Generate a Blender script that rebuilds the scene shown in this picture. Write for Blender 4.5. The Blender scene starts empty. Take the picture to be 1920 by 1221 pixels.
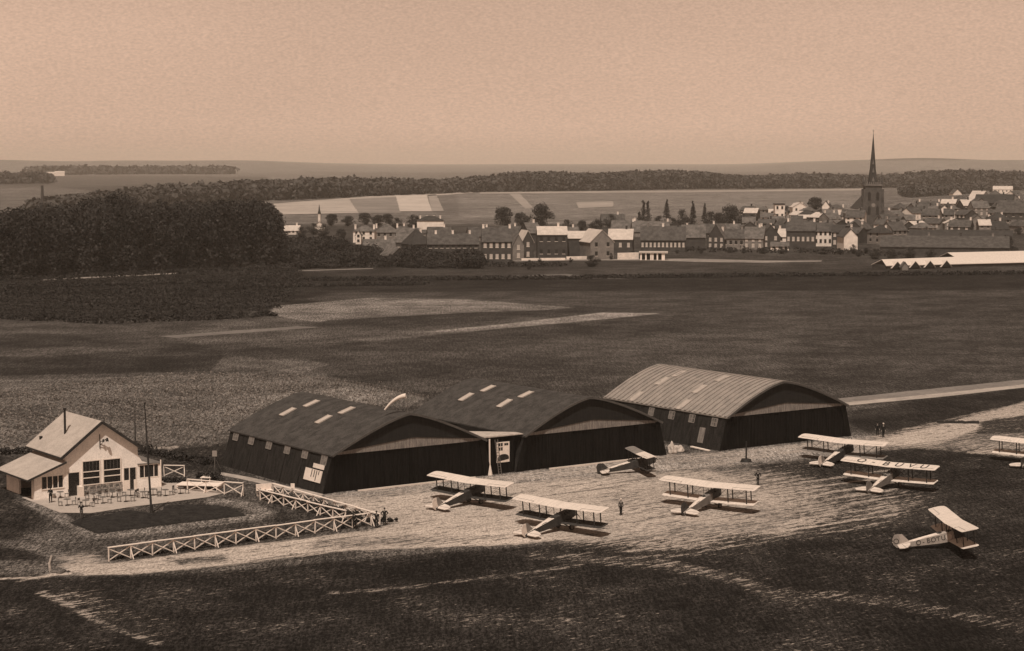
import bpy, bmesh, math, random
import numpy as np
from mathutils import Vector, Matrix
from mathutils.geometry import tessellate_polygon
from mathutils import noise as mnoise

R = math.radians
scene = bpy.context.scene
COL = scene.collection
random.seed(7)
rng = np.random.default_rng(7)

# ------------------------------------------------------------------ camera
F_PX, CAM_H = 3600.0, 38.0                      # focal length in photo pixels (1920 wide), height in metres
PITCH = math.atan(310.5 / F_PX)
CP, SP = math.cos(PITCH), math.sin(PITCH)
cam_d = bpy.data.cameras.new('camera')
cam_d.sensor_width = 36.0
cam_d.lens = F_PX / 1920 * 36.0
cam_d.clip_start = 1.0
cam_d.clip_end = 60000.0
cam = bpy.data.objects.new('camera', cam_d)
cam.location = (0, 0, CAM_H)
cam.rotation_euler = (math.pi / 2 - PITCH, 0, 0)
COL.objects.link(cam)
scene.camera = cam

# ------------------------------------------------------------------ sky, sun, exposure
SUN_EL = R(60)
sx, sy = -0.17, -0.985                          # compass direction towards the sun (behind the camera, a little left)
SKY_STRENGTH, SUN_STRENGTH, EXPOSURE = 0.105, 5.0, -0.35
world = bpy.data.worlds.new('World')
scene.world = world
world.use_nodes = True
nt = world.node_tree
nt.nodes.clear()
wo = nt.nodes.new('ShaderNodeOutputWorld')
bg = nt.nodes.new('ShaderNodeBackground')
sky = nt.nodes.new('ShaderNodeTexSky')
sky.sky_type = 'NISHITA'
sky.sun_disc = False
sky.sun_elevation = SUN_EL
sky.sun_rotation = math.atan2(sx, sy)
sky.air_density = 1.0
sky.dust_density = 0.5
bwn = nt.nodes.new('ShaderNodeRGBToBW')
tc = nt.nodes.new('ShaderNodeTexCoord')
mp = nt.nodes.new('ShaderNodeMapping')
mp.inputs['Scale'].default_value = (2.6, 2.6, 9)
nz = nt.nodes.new('ShaderNodeTexNoise')          # thin even cloud veil
nz.inputs['Scale'].default_value = 1.0
nz.inputs['Detail'].default_value = 2.0
nzf = nt.nodes.new('ShaderNodeTexNoise')
nzf.inputs['Scale'].default_value = 520.0
nzf.inputs['Detail'].default_value = 2.0
mpf = nt.nodes.new('ShaderNodeMapping')
mpf.inputs['Scale'].default_value = (1, 1, 2.2)
mr = nt.nodes.new('ShaderNodeMapRange')
mr.inputs[3].default_value = 0.80
mr.inputs[4].default_value = 1.20
mrf = nt.nodes.new('ShaderNodeMapRange')
mrf.inputs[3].default_value = 0.78
mrf.inputs[4].default_value = 1.22
m1 = nt.nodes.new('ShaderNodeMath'); m1.operation = 'MULTIPLY'
m2 = nt.nodes.new('ShaderNodeMath'); m2.operation = 'MULTIPLY'
tint = nt.nodes.new('ShaderNodeMix'); tint.data_type = 'RGBA'; tint.blend_type = 'MULTIPLY'
tint.inputs[0].default_value = 1.0
tint.inputs[7].default_value = (1.21, 0.812, 0.59, 1)
L = nt.links.new
L(sky.outputs[0], bwn.inputs[0])
L(tc.outputs['Generated'], mp.inputs[0]); L(mp.outputs[0], nz.inputs['Vector'])
L(tc.outputs['Generated'], mpf.inputs[0]); L(mpf.outputs[0], nzf.inputs['Vector'])
L(nz.outputs[0], mr.inputs[0]); L(nzf.outputs[0], mrf.inputs[0])
cl = nt.nodes.new('ShaderNodeMath'); cl.operation = 'MINIMUM'; cl.inputs[1].default_value = 6.4
L(bwn.outputs[0], cl.inputs[0]); L(cl.outputs[0], m1.inputs[0]); L(mr.outputs[0], m1.inputs[1])
L(m1.outputs[0], m2.inputs[0]); L(mrf.outputs[0], m2.inputs[1])
L(m2.outputs[0], tint.inputs[6])
L(tint.outputs[2], bg.inputs[0])
bg.inputs[1].default_value = SKY_STRENGTH
L(bg.outputs[0], wo.inputs[0])

sun_d = bpy.data.lights.new('sun', 'SUN')
sun_d.energy = SUN_STRENGTH
sun_d.angle = R(0.5)
sun_d.color = (1.0, 0.885, 0.765)
sun = bpy.data.objects.new('sun', sun_d)
ldir = Vector((-sx * math.cos(SUN_EL), -sy * math.cos(SUN_EL), -math.sin(SUN_EL)))
sun.rotation_euler = ldir.to_track_quat('-Z', 'Y').to_euler()
sun.location = (0, 0, 200)
COL.objects.link(sun)
vs = scene.view_settings
vs.view_transform = 'Standard'
vs.look = 'None'
vs.gamma = 1.0
vs.exposure = EXPOSURE
vs.use_curve_mapping = False
scene.display_settings.display_device = 'sRGB'
scene.cycles.volume_step_rate = 1.0
scene.cycles.volume_bounces = 0
scene.cycles.max_bounces = 4

# ------------------------------------------------------------------ projection helpers (metres from photo pixels)
def sstep(a, b, x):
    t = np.clip((x - a) / (b - a), 0, 1)
    return t * t * (3 - 2 * t)

def hz(X, Y):
    """ground height: flat airfield, gentle rise under the right side of the town, low hills far off"""
    X = np.asarray(X, float); Y = np.asarray(Y, float)
    h = 15.0 * np.exp(-((X - 330) / 125) ** 2 - ((Y - 1230) / 260) ** 2)
    h = h + 5.0 * np.exp(-((X - 200) / 110) ** 2 - ((Y - 1120) / 200) ** 2)
    ang = X / np.maximum(Y, 1.0)
    pl = 1 - sstep(-0.17, -0.05, ang)
    pr = sstep(0.10, 0.19, ang)
    bump = 1 + 0.10 * np.sin(ang * 37) + 0.06 * np.sin(ang * 91 + 1)
    h = h + sstep(5200, 7600, Y) * (28 * pl + 32 * pr + 7) * bump
    return h

def ray(x, y):
    u = 610.5 - y
    return (x - 960.0, F_PX * CP + u * SP, -F_PX * SP + u * CP)

def G(x, y, z=0.0):
    r = ray(x, y)
    t = (z - CAM_H) / r[2]
    return Vector((r[0] * t, r[1] * t, z))

def GH(x, y):
    z = 0.0
    for i in range(25):
        p = G(x, y, z)
        z = 0.5 * z + 0.5 * float(hz(p.x, p.y))
    return G(x, y, z)

def VP(O, az, x, y):
    """hit of the pixel's ray with the upright plane through O along azimuth az -> (distance along, height)"""
    a = R(az); n = (math.cos(a), -math.sin(a)); r = ray(x, y)
    t = (O[0] * n[0] + O[1] * n[1]) / (r[0] * n[0] + r[1] * n[1])
    X, Y, Z = r[0] * t, r[1] * t, CAM_H + r[2] * t
    return (X - O[0]) * math.sin(a) + (Y - O[1]) * math.cos(a), Z

def project(X, Y, Z):
    dz = Z - CAM_H
    depth = Y * CP - dz * SP
    up = Y * SP + dz * CP
    depth = np.where(depth < 1, 1, depth)
    return 960 + F_PX * X / depth, 610.5 - F_PX * up / depth

AZ_U, AZ_V = 54.8, -35.2
def frame(O, az=AZ_U):
    """local x runs along azimuth az, local y to its left (away), z up"""
    return Matrix.Translation((O[0], O[1], 0)) @ Matrix.Rotation(R(90 - az), 4, 'Z')

# ------------------------------------------------------------------ materials
MATS = {}
def sep(v, k=1.0):
    """sepia-warm surface colour of luminance v"""
    w = 0.55 + 0.45 * min(1.0, v / 0.3)
    w *= k
    return (v * (1 + 0.12 * w), v * (1 - 0.03 * w), v * (1 - 0.14 * w), 1)

def mat(name, v, var=0.25, scale=1.5, rough=0.85, fine=None, stretch=None, k=1.0, bump=0.0, coord='Object', spec=0.2):
    if name in MATS: return MATS[name]
    m = bpy.data.materials.new(name); m.use_nodes = True
    n = m.node_tree; l = n.links.new
    b = n.nodes['Principled BSDF']
    b.inputs['Roughness'].default_value = rough
    b.inputs['Specular IOR Level'].default_value = spec
    t = n.nodes.new('ShaderNodeTexCoord'); mpn = n.nodes.new('ShaderNodeMapping')
    if stretch: mpn.inputs['Scale'].default_value = stretch
    l(t.outputs[coord], mpn.inputs[0])
    a = n.nodes.new('ShaderNodeTexNoise'); a.inputs['Scale'].default_value = scale; a.inputs['Detail'].default_value = 5
    f = n.nodes.new('ShaderNodeTexNoise'); f.inputs['Scale'].default_value = fine or scale * 7; f.inputs['Detail'].default_value = 2
    l(mpn.outputs[0], a.inputs['Vector']); l(mpn.outputs[0], f.inputs['Vector'])
    s = n.nodes.new('ShaderNodeMath'); s.operation = 'ADD'
    l(a.outputs[0], s.inputs[0]); l(f.outputs[0], s.inputs[1])
    r_ = n.nodes.new('ShaderNodeMapRange')
    r_.inputs[1].default_value = 0.80; r_.inputs[2].default_value = 1.20
    l(s.outputs[0], r_.inputs[0])
    mx = n.nodes.new('ShaderNodeMix'); mx.data_type = 'RGBA'
    l(r_.outputs[0], mx.inputs[0])
    mx.inputs[6].default_value = sep(v * (1 - var), k); mx.inputs[7].default_value = sep(v * (1 + var), k)
    l(mx.outputs[2], b.inputs['Base Color'])
    if bump:
        bp = n.nodes.new('ShaderNodeBump'); bp.inputs['Strength'].default_value = bump
        l(s.outputs[0], bp.inputs['Height']); l(bp.outputs[0], b.inputs['Normal'])
    MATS[name] = m
    return m

def leaf_mat(name, v, var=0.5):
    """foliage: per-leaf tone from the vertex attribute 'tone'"""
    m = bpy.data.materials.new(name); m.use_nodes = True
    n = m.node_tree; l = n.links.new
    b = n.nodes['Principled BSDF']; b.inputs['Roughness'].default_value = 0.8; b.inputs['Specular IOR Level'].default_value = 0.1
    a = n.nodes.new('ShaderNodeAttribute'); a.attribute_name = 'tone'
    mx = n.nodes.new('ShaderNodeMix'); mx.data_type = 'RGBA'
    l(a.outputs['Fac'], mx.inputs[0])
    mx.inputs[6].default_value = sep(v * (1 - var)); mx.inputs[7].default_value = sep(v * (1 + var))
    l(mx.outputs[2], b.inputs['Base Color'])
    return m

PALE = mat('pale_canvas', 0.60, 0.08, 1.2)
WHITE = mat('white_paint', 0.66, 0.09, 1.5)
WALLW = mat('whitewashed_wall', 0.76, 0.12, 0.8, k=0.7)
ROOFP = mat('pale_roofing', 0.34, 0.14, 0.7)
DARK = mat('dark_metal', 0.02, 0.3, 2.0, rough=0.6)
GLASS = mat('dark_glass', 0.012, 0.3, 1.0, rough=0.25, spec=0.4)
WOODD = mat('dark_wood', 0.03, 0.3, 2.0)
WOODM = mat('grey_wood', 0.12, 0.25, 2.0)
DRAB_SHADE = mat('drab_shaded_fabric', 0.14, 0.2, 2.0)  # drab fins, and fuselage sides darkened as if in shade
CLOTHD = mat('black_cloth', 0.008, 0.3, 5.0)
CLOTHM = mat('grey_cloth', 0.07, 0.3, 5.0)
SKIN = mat('skin', 0.22, 0.1, 5.0)
STONE = mat('stone', 0.22, 0.25, 0.8)
TARRED = mat('tarred_planks', 0.006, 0.7, 0.6, stretch=(6, 6, 0.5), spec=0.03)
TARSIDE = mat('tarred_side_boards', 0.020, 0.5, 0.8, stretch=(3, 3, 0.6), spec=0.05)
TARROOF = mat('tarred_roof_felt', 0.045, 0.38, 0.9, fine=6)
IRONROOF = mat('corrugated_iron_roof', 0.22, 0.18, 0.8)
CANVASM = mat('weathered_canvas', 0.17, 0.35, 1.5, stretch=(3, 3, 0.4))
TONES = {
 'wall_brick': mat('brick_wall', 0.05, 0.3, 0.5), 'wall_grey': mat('render_grey_wall', 0.17, 0.25, 0.5), 'wall_white': mat('limewashed_wall', 0.68, 0.15, 0.5),
 'roof_brown': mat('brown_tile_roof', 0.060, 0.45, 0.6), 'roof_grey': mat('slate_roof', 0.095, 0.45, 0.6), 'roof_pale': mat('pale_slate_roof', 0.42, 0.15, 0.6), 'roof_dark': mat('dark_tile_roof', 0.035, 0.3, 0.6)}
FAR_GLASS = mat('window_opening', 0.02, 0.2, 1.0, rough=0.3)
FAR_SHUT = mat('bright_window', 0.42, 0.1, 1.0)

# ------------------------------------------------------------------ mesh + object helpers
class MB:
    def __init__(s): s.v = []; s.f = []; s.mi = []; s.cur = 0
    def add(s, vs, fs):
        o = len(s.v); s.v += [tuple(v) for v in vs]; s.f += [tuple(i + o for i in f) for f in fs]; s.mi += [s.cur] * len(fs); return s
    def box(s, x0, x1, y0, y1, z0, z1):
        return s.add([(x0,y0,z0),(x1,y0,z0),(x1,y1,z0),(x0,y1,z0),(x0,y0,z1),(x1,y0,z1),(x1,y1,z1),(x0,y1,z1)],
                     [(0,3,2,1),(4,5,6,7),(0,1,5,4),(1,2,6,5),(2,3,7,6),(3,0,4,7)])
    def bar(s, a, b, w, h=None, up=(0, 0, 1)):
        a = Vector(a); b = Vector(b); h = h or w
        d = (b - a).normalized(); u = Vector(up)
        if abs(d.dot(u)) > 0.97: u = Vector((1, 0, 0))
        r = d.cross(u).normalized() * (w / 2); q = r.cross(d).normalized() * (h / 2)
        return s.add([a-r-q, a+r-q, a+r+q, a-r+q, b-r-q, b+r-q, b+r+q, b-r+q],
                     [(0,3,2,1),(4,5,6,7),(0,1,5,4),(1,2,6,5),(2,3,7,6),(3,0,4,7)])
    def tube(s, pts, rad, n=8, cap=True):
        pts = [Vector(p) for p in pts]
        if not hasattr(rad, '__len__'): rad = [rad] * len(pts)
        base = len(s.v); vs = []
        for i, p in enumerate(pts):
            d = (pts[min(i + 1, len(pts) - 1)] - pts[max(i - 1, 0)]).normalized()
            u = Vector((0, 0, 1)) if abs(d.z) < 0.95 else Vector((1, 0, 0))
            r = d.cross(u).normalized(); q = r.cross(d)
            for k in range(n):
                a = 2 * math.pi * k / n
                vs.append(p + (r * math.cos(a) + q * math.sin(a)) * rad[i])
        fs = []
        for i in range(len(pts) - 1):
            for k in range(n):
                fs.append((i*n+k, i*n+(k+1)%n, (i+1)*n+(k+1)%n, (i+1)*n+k))
        if cap: fs += [tuple(range(n))[::-1], tuple(range((len(pts)-1)*n, len(pts)*n))]
        return s.add(vs, fs)
    def prism(s, poly, axis, a, b):
        """poly = 2-D outline, extruded along axis ('x','y','z') from a to b"""
        n = len(poly)
        def P(p, t):
            return {'x': (t, p[0], p[1]), 'y': (p[0], t, p[1]), 'z': (p[0], p[1], t)}[axis]
        vs = [P(p, a) for p in poly] + [P(p, b) for p in poly]
        tri = tessellate_polygon([[Vector((p[0], p[1], 0)) for p in poly]])
        fs = [tuple(t) for t in tri] + [tuple(i + n for i in t)[::-1] for t in tri]
        fs += [(i, (i + 1) % n, (i + 1) % n + n, i + n) for i in range(n)]
        return s.add(vs, fs)
    def xf(s, M):
        s.v = [tuple(M @ Vector(v)) for v in s.v]; return s
    def build(s, name, m, parent=None, smooth=False):
        me = bpy.data.meshes.new(name); me.from_pydata(s.v, [], s.f)
        for q in (m if isinstance(m, (list, tuple)) else [m]): me.materials.append(q)
        if isinstance(m, (list, tuple)): me.polygons.foreach_set('material_index', s.mi)
        bm = bmesh.new(); bm.from_mesh(me); bmesh.ops.recalc_face_normals(bm, faces=bm.faces); bm.to_mesh(me); bm.free()
        if smooth: me.polygons.foreach_set('use_smooth', [True] * len(me.polygons))
        o = bpy.data.objects.new(name, me); COL.objects.link(o); o.parent = parent
        return o

def tag(o, label=None, cat=None, group=None, kind=None):
    if label: o['label'] = label
    if cat: o['category'] = cat
    if group: o['group'] = group
    if kind: o['kind'] = kind
    return o

def empty(name, loc=(0, 0, 0), rz=0.0, label=None, cat=None, group=None):
    o = bpy.data.objects.new(name, None); COL.objects.link(o)
    o.location = loc; o.rotation_euler = (0, 0, rz); o.empty_display_size = 0.5
    return tag(o, label, cat, group)

CHILD = {}
def copy_tree(o, parent=None):
    c = o.copy(); COL.objects.link(c); c.parent = parent
    for ch in [q for q in o.children]: copy_tree(ch, c)
    return c

def text_mesh(name, body, size, m, parent, M, depth=0.01):
    cu = bpy.data.curves.new(name, 'FONT'); cu.body = body; cu.size = size; cu.align_x = 'CENTER'; cu.align_y = 'CENTER'
    cu.extrude = depth; cu.offset = 0.0
    tmp = bpy.data.objects.new(name, cu); COL.objects.link(tmp)
    dg = bpy.context.evaluated_depsgraph_get()
    me = bpy.data.meshes.new_from_object(tmp.evaluated_get(dg))
    bpy.data.objects.remove(tmp); bpy.data.curves.remove(cu)
    me.transform(M); me.materials.clear(); me.materials.append(m); me.name = name
    o = bpy.data.objects.new(name, me); COL.objects.link(o); o.parent = parent
    return o

def npmesh(name, V, Fq, m, tone=None, parent=None):
    """fast quad/tri mesh from arrays"""
    me = bpy.data.meshes.new(name)
    k = Fq.shape[1]
    me.vertices.add(len(V)); me.vertices.foreach_set('co', V.astype(np.float32).ravel())
    me.loops.add(Fq.size); me.loops.foreach_set('vertex_index', Fq.astype(np.int32).ravel())
    me.polygons.add(len(Fq)); me.polygons.foreach_set('loop_start', np.arange(0, Fq.size, k, dtype=np.int32))
    me.update(calc_edges=True)
    if tone is not None:
        at = me.attributes.new('tone', 'FLOAT', 'POINT'); at.data.foreach_set('value', tone.astype(np.float32))
    me.materials.append(m)
    o = bpy.data.objects.new(name, me); COL.objects.link(o); o.parent = parent
    return o

ORD = ['first', 'second', 'third', 'fourth', 'fifth', 'sixth', 'seventh', 'eighth', 'ninth', 'tenth', 'eleventh', 'twelfth', 'thirteenth', 'fourteenth', 'fifteenth', 'sixteenth', 'seventeenth', 'eighteenth', 'nineteenth', 'twentieth'] + ['twenty-' + w for w in ('first', 'second', 'third', 'fourth', 'fifth', 'sixth', 'seventh', 'eighth', 'ninth')] + ['thirtieth'] + ['thirty-' + w for w in ('first', 'second', 'third', 'fourth')]

# ------------------------------------------------------------------ the ground: one sheet to the horizon
def poly_mask(px, py, pts, soft, sq=2.5):
    """1 inside a polygon given in photo pixels of the airfield, falling to 0 over `soft`"""
    P = np.array(pts, float)
    inside = np.zeros(px.shape, bool)
    dist = np.full(px.shape, 1e9)
    n = len(P)
    yy = py * sq
    for i in range(n):
        x1, y1 = P[i]; x2, y2 = P[(i + 1) % n]
        c = ((y1 > py) != (y2 > py)) & (px < (x2 - x1) * (py - y1) / ((y2 - y1) if y2 != y1 else 1e-9) + x1)
        inside ^= c
        a = np.array([x1, y1 * sq]); b = np.array([x2, y2 * sq]); ab = b - a
        t = np.clip(((px - a[0]) * ab[0] + (yy - a[1]) * ab[1]) / max(ab @ ab, 1e-9), 0, 1)
        dist = np.minimum(dist, np.hypot(px - a[0] - t * ab[0], yy - a[1] - t * ab[1]))
    s = np.where(inside, dist, -dist)
    return sstep(-soft * 0.5, soft * 0.5, s)

def line_mask(px, py, pts, half, soft, sq=2.5):
    P = np.array(pts, float); dist = np.full(px.shape, 1e9); yy = py * sq
    for i in range(len(P) - 1):
        a = np.array([P[i][0], P[i][1] * sq]); b = np.array([P[i+1][0], P[i+1][1] * sq]); ab = b - a
        t = np.clip(((px - a[0]) * ab[0] + (yy - a[1]) * ab[1]) / (ab @ ab), 0, 1)
        dist = np.minimum(dist, np.hypot(px - a[0] - t * ab[0], yy - a[1] - t * ab[1]))
    return 1 - sstep(half, half + soft, dist)

rows_px = np.concatenate([np.linspace(1262, 640, 420), np.linspace(638.5, 318, 300)])
Yr = []
for y in rows_px:
    Yr.append(G(960, y).y)
Yr = np.array([-300, -50, 60, 110] + Yr + [8300, 9500, 11500, 14000] if isinstance(Yr, list) else Yr)
sl = np.concatenate([[-0.9, -0.6, -0.38], np.linspace(-0.285, 0.285, 760), [0.38, 0.6, 0.9]])
YY, SS = np.meshgrid(Yr, sl, indexing='ij')
XX = SS * np.maximum(YY, 140.0)
XX = np.where(YY < 100, SS * 160.0, XX)
ZZ = hz(XX, YY)
pxg, pyg = project(XX, YY, ZZ)
ok = YY > 100
dirt = np.zeros_like(XX); alb = np.full_like(XX, 0.060)

def setalb(v, pts, soft=6, sq=2.5):
    global alb
    m = poly_mask(pxg, pyg, pts, soft, sq) * ok
    alb = alb * (1 - m) + v * m
def adddirt(v, pts, soft=20, sq=2.5):
    global dirt
    m = poly_mask(pxg, pyg, pts, soft, sq) * v * ok
    dirt = np.maximum(dirt, m)
def cut(v, pts, soft=20, sq=2.5):
    global dirt
    m = poly_mask(pxg, pyg, pts, soft, sq) * ok
    dirt = dirt * (1 - m) + v * m
def track(v, pts, half, soft, sq=2.5):
    global dirt
    dirt = np.maximum(dirt, line_mask(pxg, pyg, pts, half, soft, sq) * v * ok)

def linealb(v, pts, half, soft, amt=1.0):
    global alb
    m = line_mask(pxg, pyg, pts, half, soft) * amt * ok
    alb = alb * (1 - m) + v * m
W0, W1 = -900, 2900
# tone of the fields, far to near
setalb(0.11, [(W0,300),(W1,300),(W1,420),(W0,420)], 6)
setalb(0.15, [(W0,300),(W1,300),(W1,323),(W0,323)], 4)  # far hills paled toward the sky, distance haze painted into their tone
setalb(0.14, [(120,325),(560,322),(640,330),(300,345),(100,340)], 8)
setalb(0.080, [(W0,324),(500,330),(520,360),(480,380),(150,400),(W0,412)], 10)
setalb(0.055, [(110,352),(320,346),(420,356),(260,366),(120,366)], 8)
setalb(0.12, [(0,354),(70,352),(60,360),(0,364)], 4)
setalb(0.12, [(300,324),(520,325),(640,331),(420,332)], 6)
setalb(0.05, [(W0,334),(90,333),(95,347),(W0,350)], 6)
setalb(0.10, [(0,366),(90,349),(300,372),(150,398),(0,408)], 8)
setalb(0.14, [(860,362),(1640,354),(1640,400),(860,410)], 10)
setalb(0.10, [(1640,356),(W1,356),(W1,420),(1640,420)], 10)
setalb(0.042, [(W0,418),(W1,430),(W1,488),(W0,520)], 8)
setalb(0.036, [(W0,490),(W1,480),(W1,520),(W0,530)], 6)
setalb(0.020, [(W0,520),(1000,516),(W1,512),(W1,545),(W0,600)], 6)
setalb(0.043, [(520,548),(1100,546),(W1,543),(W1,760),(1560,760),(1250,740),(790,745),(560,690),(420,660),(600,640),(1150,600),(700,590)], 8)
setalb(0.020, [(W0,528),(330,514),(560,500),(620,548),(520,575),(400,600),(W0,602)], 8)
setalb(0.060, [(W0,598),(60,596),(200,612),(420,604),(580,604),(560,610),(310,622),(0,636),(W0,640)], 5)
setalb(0.135, [(515,574),(700,558),(880,562),(1080,577),(900,590),(760,606),(640,608),(560,600),(505,590)], 2)
setalb(0.19, [(770,625),(950,607),(1130,586),(1235,588),(1150,597),(880,622),(780,628)], 2)
setalb(0.085, [(545,645),(780,622),(880,622),(700,640)], 8)
setalb(0.040, [(620,600),(900,585),(1080,580),(1120,582),(900,604),(760,616),(560,612)], 3)
setalb(0.042, [(1250,560),(W1,556),(W1,600),(1300,590)], 30)
setalb(0.056, [(1000,640),(1500,620),(1500,700),(1100,690)], 60)
setalb(0.038, [(W0,636),(300,625),(420,660),(400,695),(W0,728)], 8)
setalb(0.028, [(W0,672),(420,668),(390,696),(W0,725)], 8)
setalb(0.045, [(150,640),(300,650),(280,662),(120,656)], 10)
setalb(0.060, [(0,655),(160,650),(250,658),(100,668),(0,668)], 8)
setalb(0.085, [(400,682),(560,672),(620,684),(560,700)], 6)
setalb(0.088, [(W0,730),(200,708),(400,700),(600,705),(780,744),(650,770),(430,820),(250,850),(0,850),(W0,850)], 8)
setalb(0.115, [(590,722),(700,730),(800,746),(760,765),(620,748)], 6)
setalb(0.11, [(430,720),(610,745),(430,815),(380,780)], 20)
setalb(0.050, [(W0,835),(60,845),(60,930),(W0,930)], 8)
setalb(0.022, [(W0,850),(5,855),(30,940),(110,965),(190,1050),(W0,1050)], 10)
setalb(0.022, [(250,850),(430,830),(420,885),(310,880)], 10)
setalb(0.042, [(60,960),(300,940),(480,925),(690,985),(200,1055),(150,1030)], 8)
setalb(0.017, [(W0,1075),(300,1080),(900,1030),(1200,1010),(1600,985),(1920,880),(W1,880),(W1,1300),(W0,1300)], 20)
setalb(0.024, [(1560,775),(1920,728),(W1,700),(W1,780),(1640,820)], 8)
setalb(0.022, [(1400,850),(1700,840),(W1,850),(W1,1000),(1500,990)], 20)
# bare, worn earth
setalb(0.105, [(90,985),(150,1000),(215,1052),(150,1078),(95,1075),(100,1040),(40,1012)], 70)
setalb(0.15, [(600,927),(1255,853),(1360,846),(1640,815),(1640,850),(1380,872),(1100,893),(740,930),(660,950)], 30)
linealb(0.12, [(0,1018),(60,1024),(110,1045)], 5, 22)
linealb(0.14, [(60,945),(110,968),(170,1005),(200,1005),(330,990),(480,970),(500,962),(470,948),(400,940)], 8, 14)
linealb(0.10, [(480,985),(420,1000),(300,1012),(200,1025)], 10, 40, .5)
adddirt(0.50, [(600,927),(1255,853),(1360,846),(1640,815),(1920,752),(W1,640),(W1,730),(1920,860),(1720,842),(1450,862),(1300,880),(760,935)], 18)
adddirt(0.77, [(605,930),(700,922),(900,900),(1130,892),(1330,880),(1440,905),(1470,950),(1330,985),(1160,1010),(1010,1012),(860,1000),(730,985),(640,968)], 70)
cut(0.63, [(1180,880),(1440,900),(1475,950),(1330,988),(1160,1014),(1060,1014),(1130,950)], 130)
adddirt(0.58, [(1000,900),(1450,870),(1560,900),(1640,960),(1500,1010),(1250,1040),(1060,1025),(960,1010)], 150)
adddirt(0.45, [(1300,900),(1560,890),(1780,930),(1700,985),(1400,1030),(1100,1040)], 170)
adddirt(0.74, [(1640,822),(1780,790),(1920,752),(W1,640),(W1,700),(1920,800),(1840,805),(1760,835),(1600,838)], 20)
cut(0.30, [(1840,790),(1925,778),(1925,812),(1830,815)], 14)
cut(0.45, [(1230,850),(1350,850),(1400,872),(1300,878),(1160,880)], 24)
cut(0.50, [(640,928),(900,901),(1100,880),(1080,892),(900,915),(700,935)], 12)
cut(0.30, [(1380,868),(1500,848),(1590,850),(1580,868),(1450,885)], 16)
adddirt(0.86, [(150,1056),(205,1056),(700,992),(760,975),(900,990),(1090,1010),(960,1022),(640,1034),(420,1062),(250,1078),(110,1080),(30,1091),(110,1070)], 22)
cut(0.52, [(600,1012),(780,1000),(960,1006),(800,1022),(560,1032)], 40)
cut(0.40, [(310,1052),(360,1044),(430,1040),(425,1054),(340,1061)], 26)
adddirt(0.60, [(110,1040),(175,1035),(215,1055),(150,1078),(100,1078)], 60)
track(0.60, [(-200,1092),(0,1085),(60,1083)], 3, 6)
track(0.42, [(80,1112),(140,1140),(190,1168),(250,1190),(300,1208)], 4, 22)
track(0.28, [(140,1118),(200,1150),(290,1180)], 20, 90)
track(0.40, [(620,1112),(780,1100),(960,1078),(1080,1060),(1150,1045)], 2, 16)
track(0.42, [(1100,1050),(1300,1040),(1400,1018),(1640,985)], 4, 10)
track(0.38, [(1010,1040),(1250,1060),(1370,1085),(1480,1125)], 5, 50)
track(0.36, [(1480,1115),(1660,1125),(1800,1150),(1920,1180)], 6, 60)
for yy0 in (905, 917, 930, 943, 957, 972, 990):
    track(0.60, [(1180, yy0 + 45), (1420, yy0 + 12), (1680, yy0 - 25)], 2, 9)
track(0.50, [(250,843),(330,838),(300,850)], 3, 8)
nr, nc = XX.shape
V = np.stack([XX, YY, ZZ], -1).reshape(-1, 3)
ii = np.arange(nr - 1)[:, None] * nc + np.arange(nc - 1)[None, :]
Fq = np.stack([ii, ii + 1, ii + nc + 1, ii + nc], -1).reshape(-1, 4)

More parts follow.
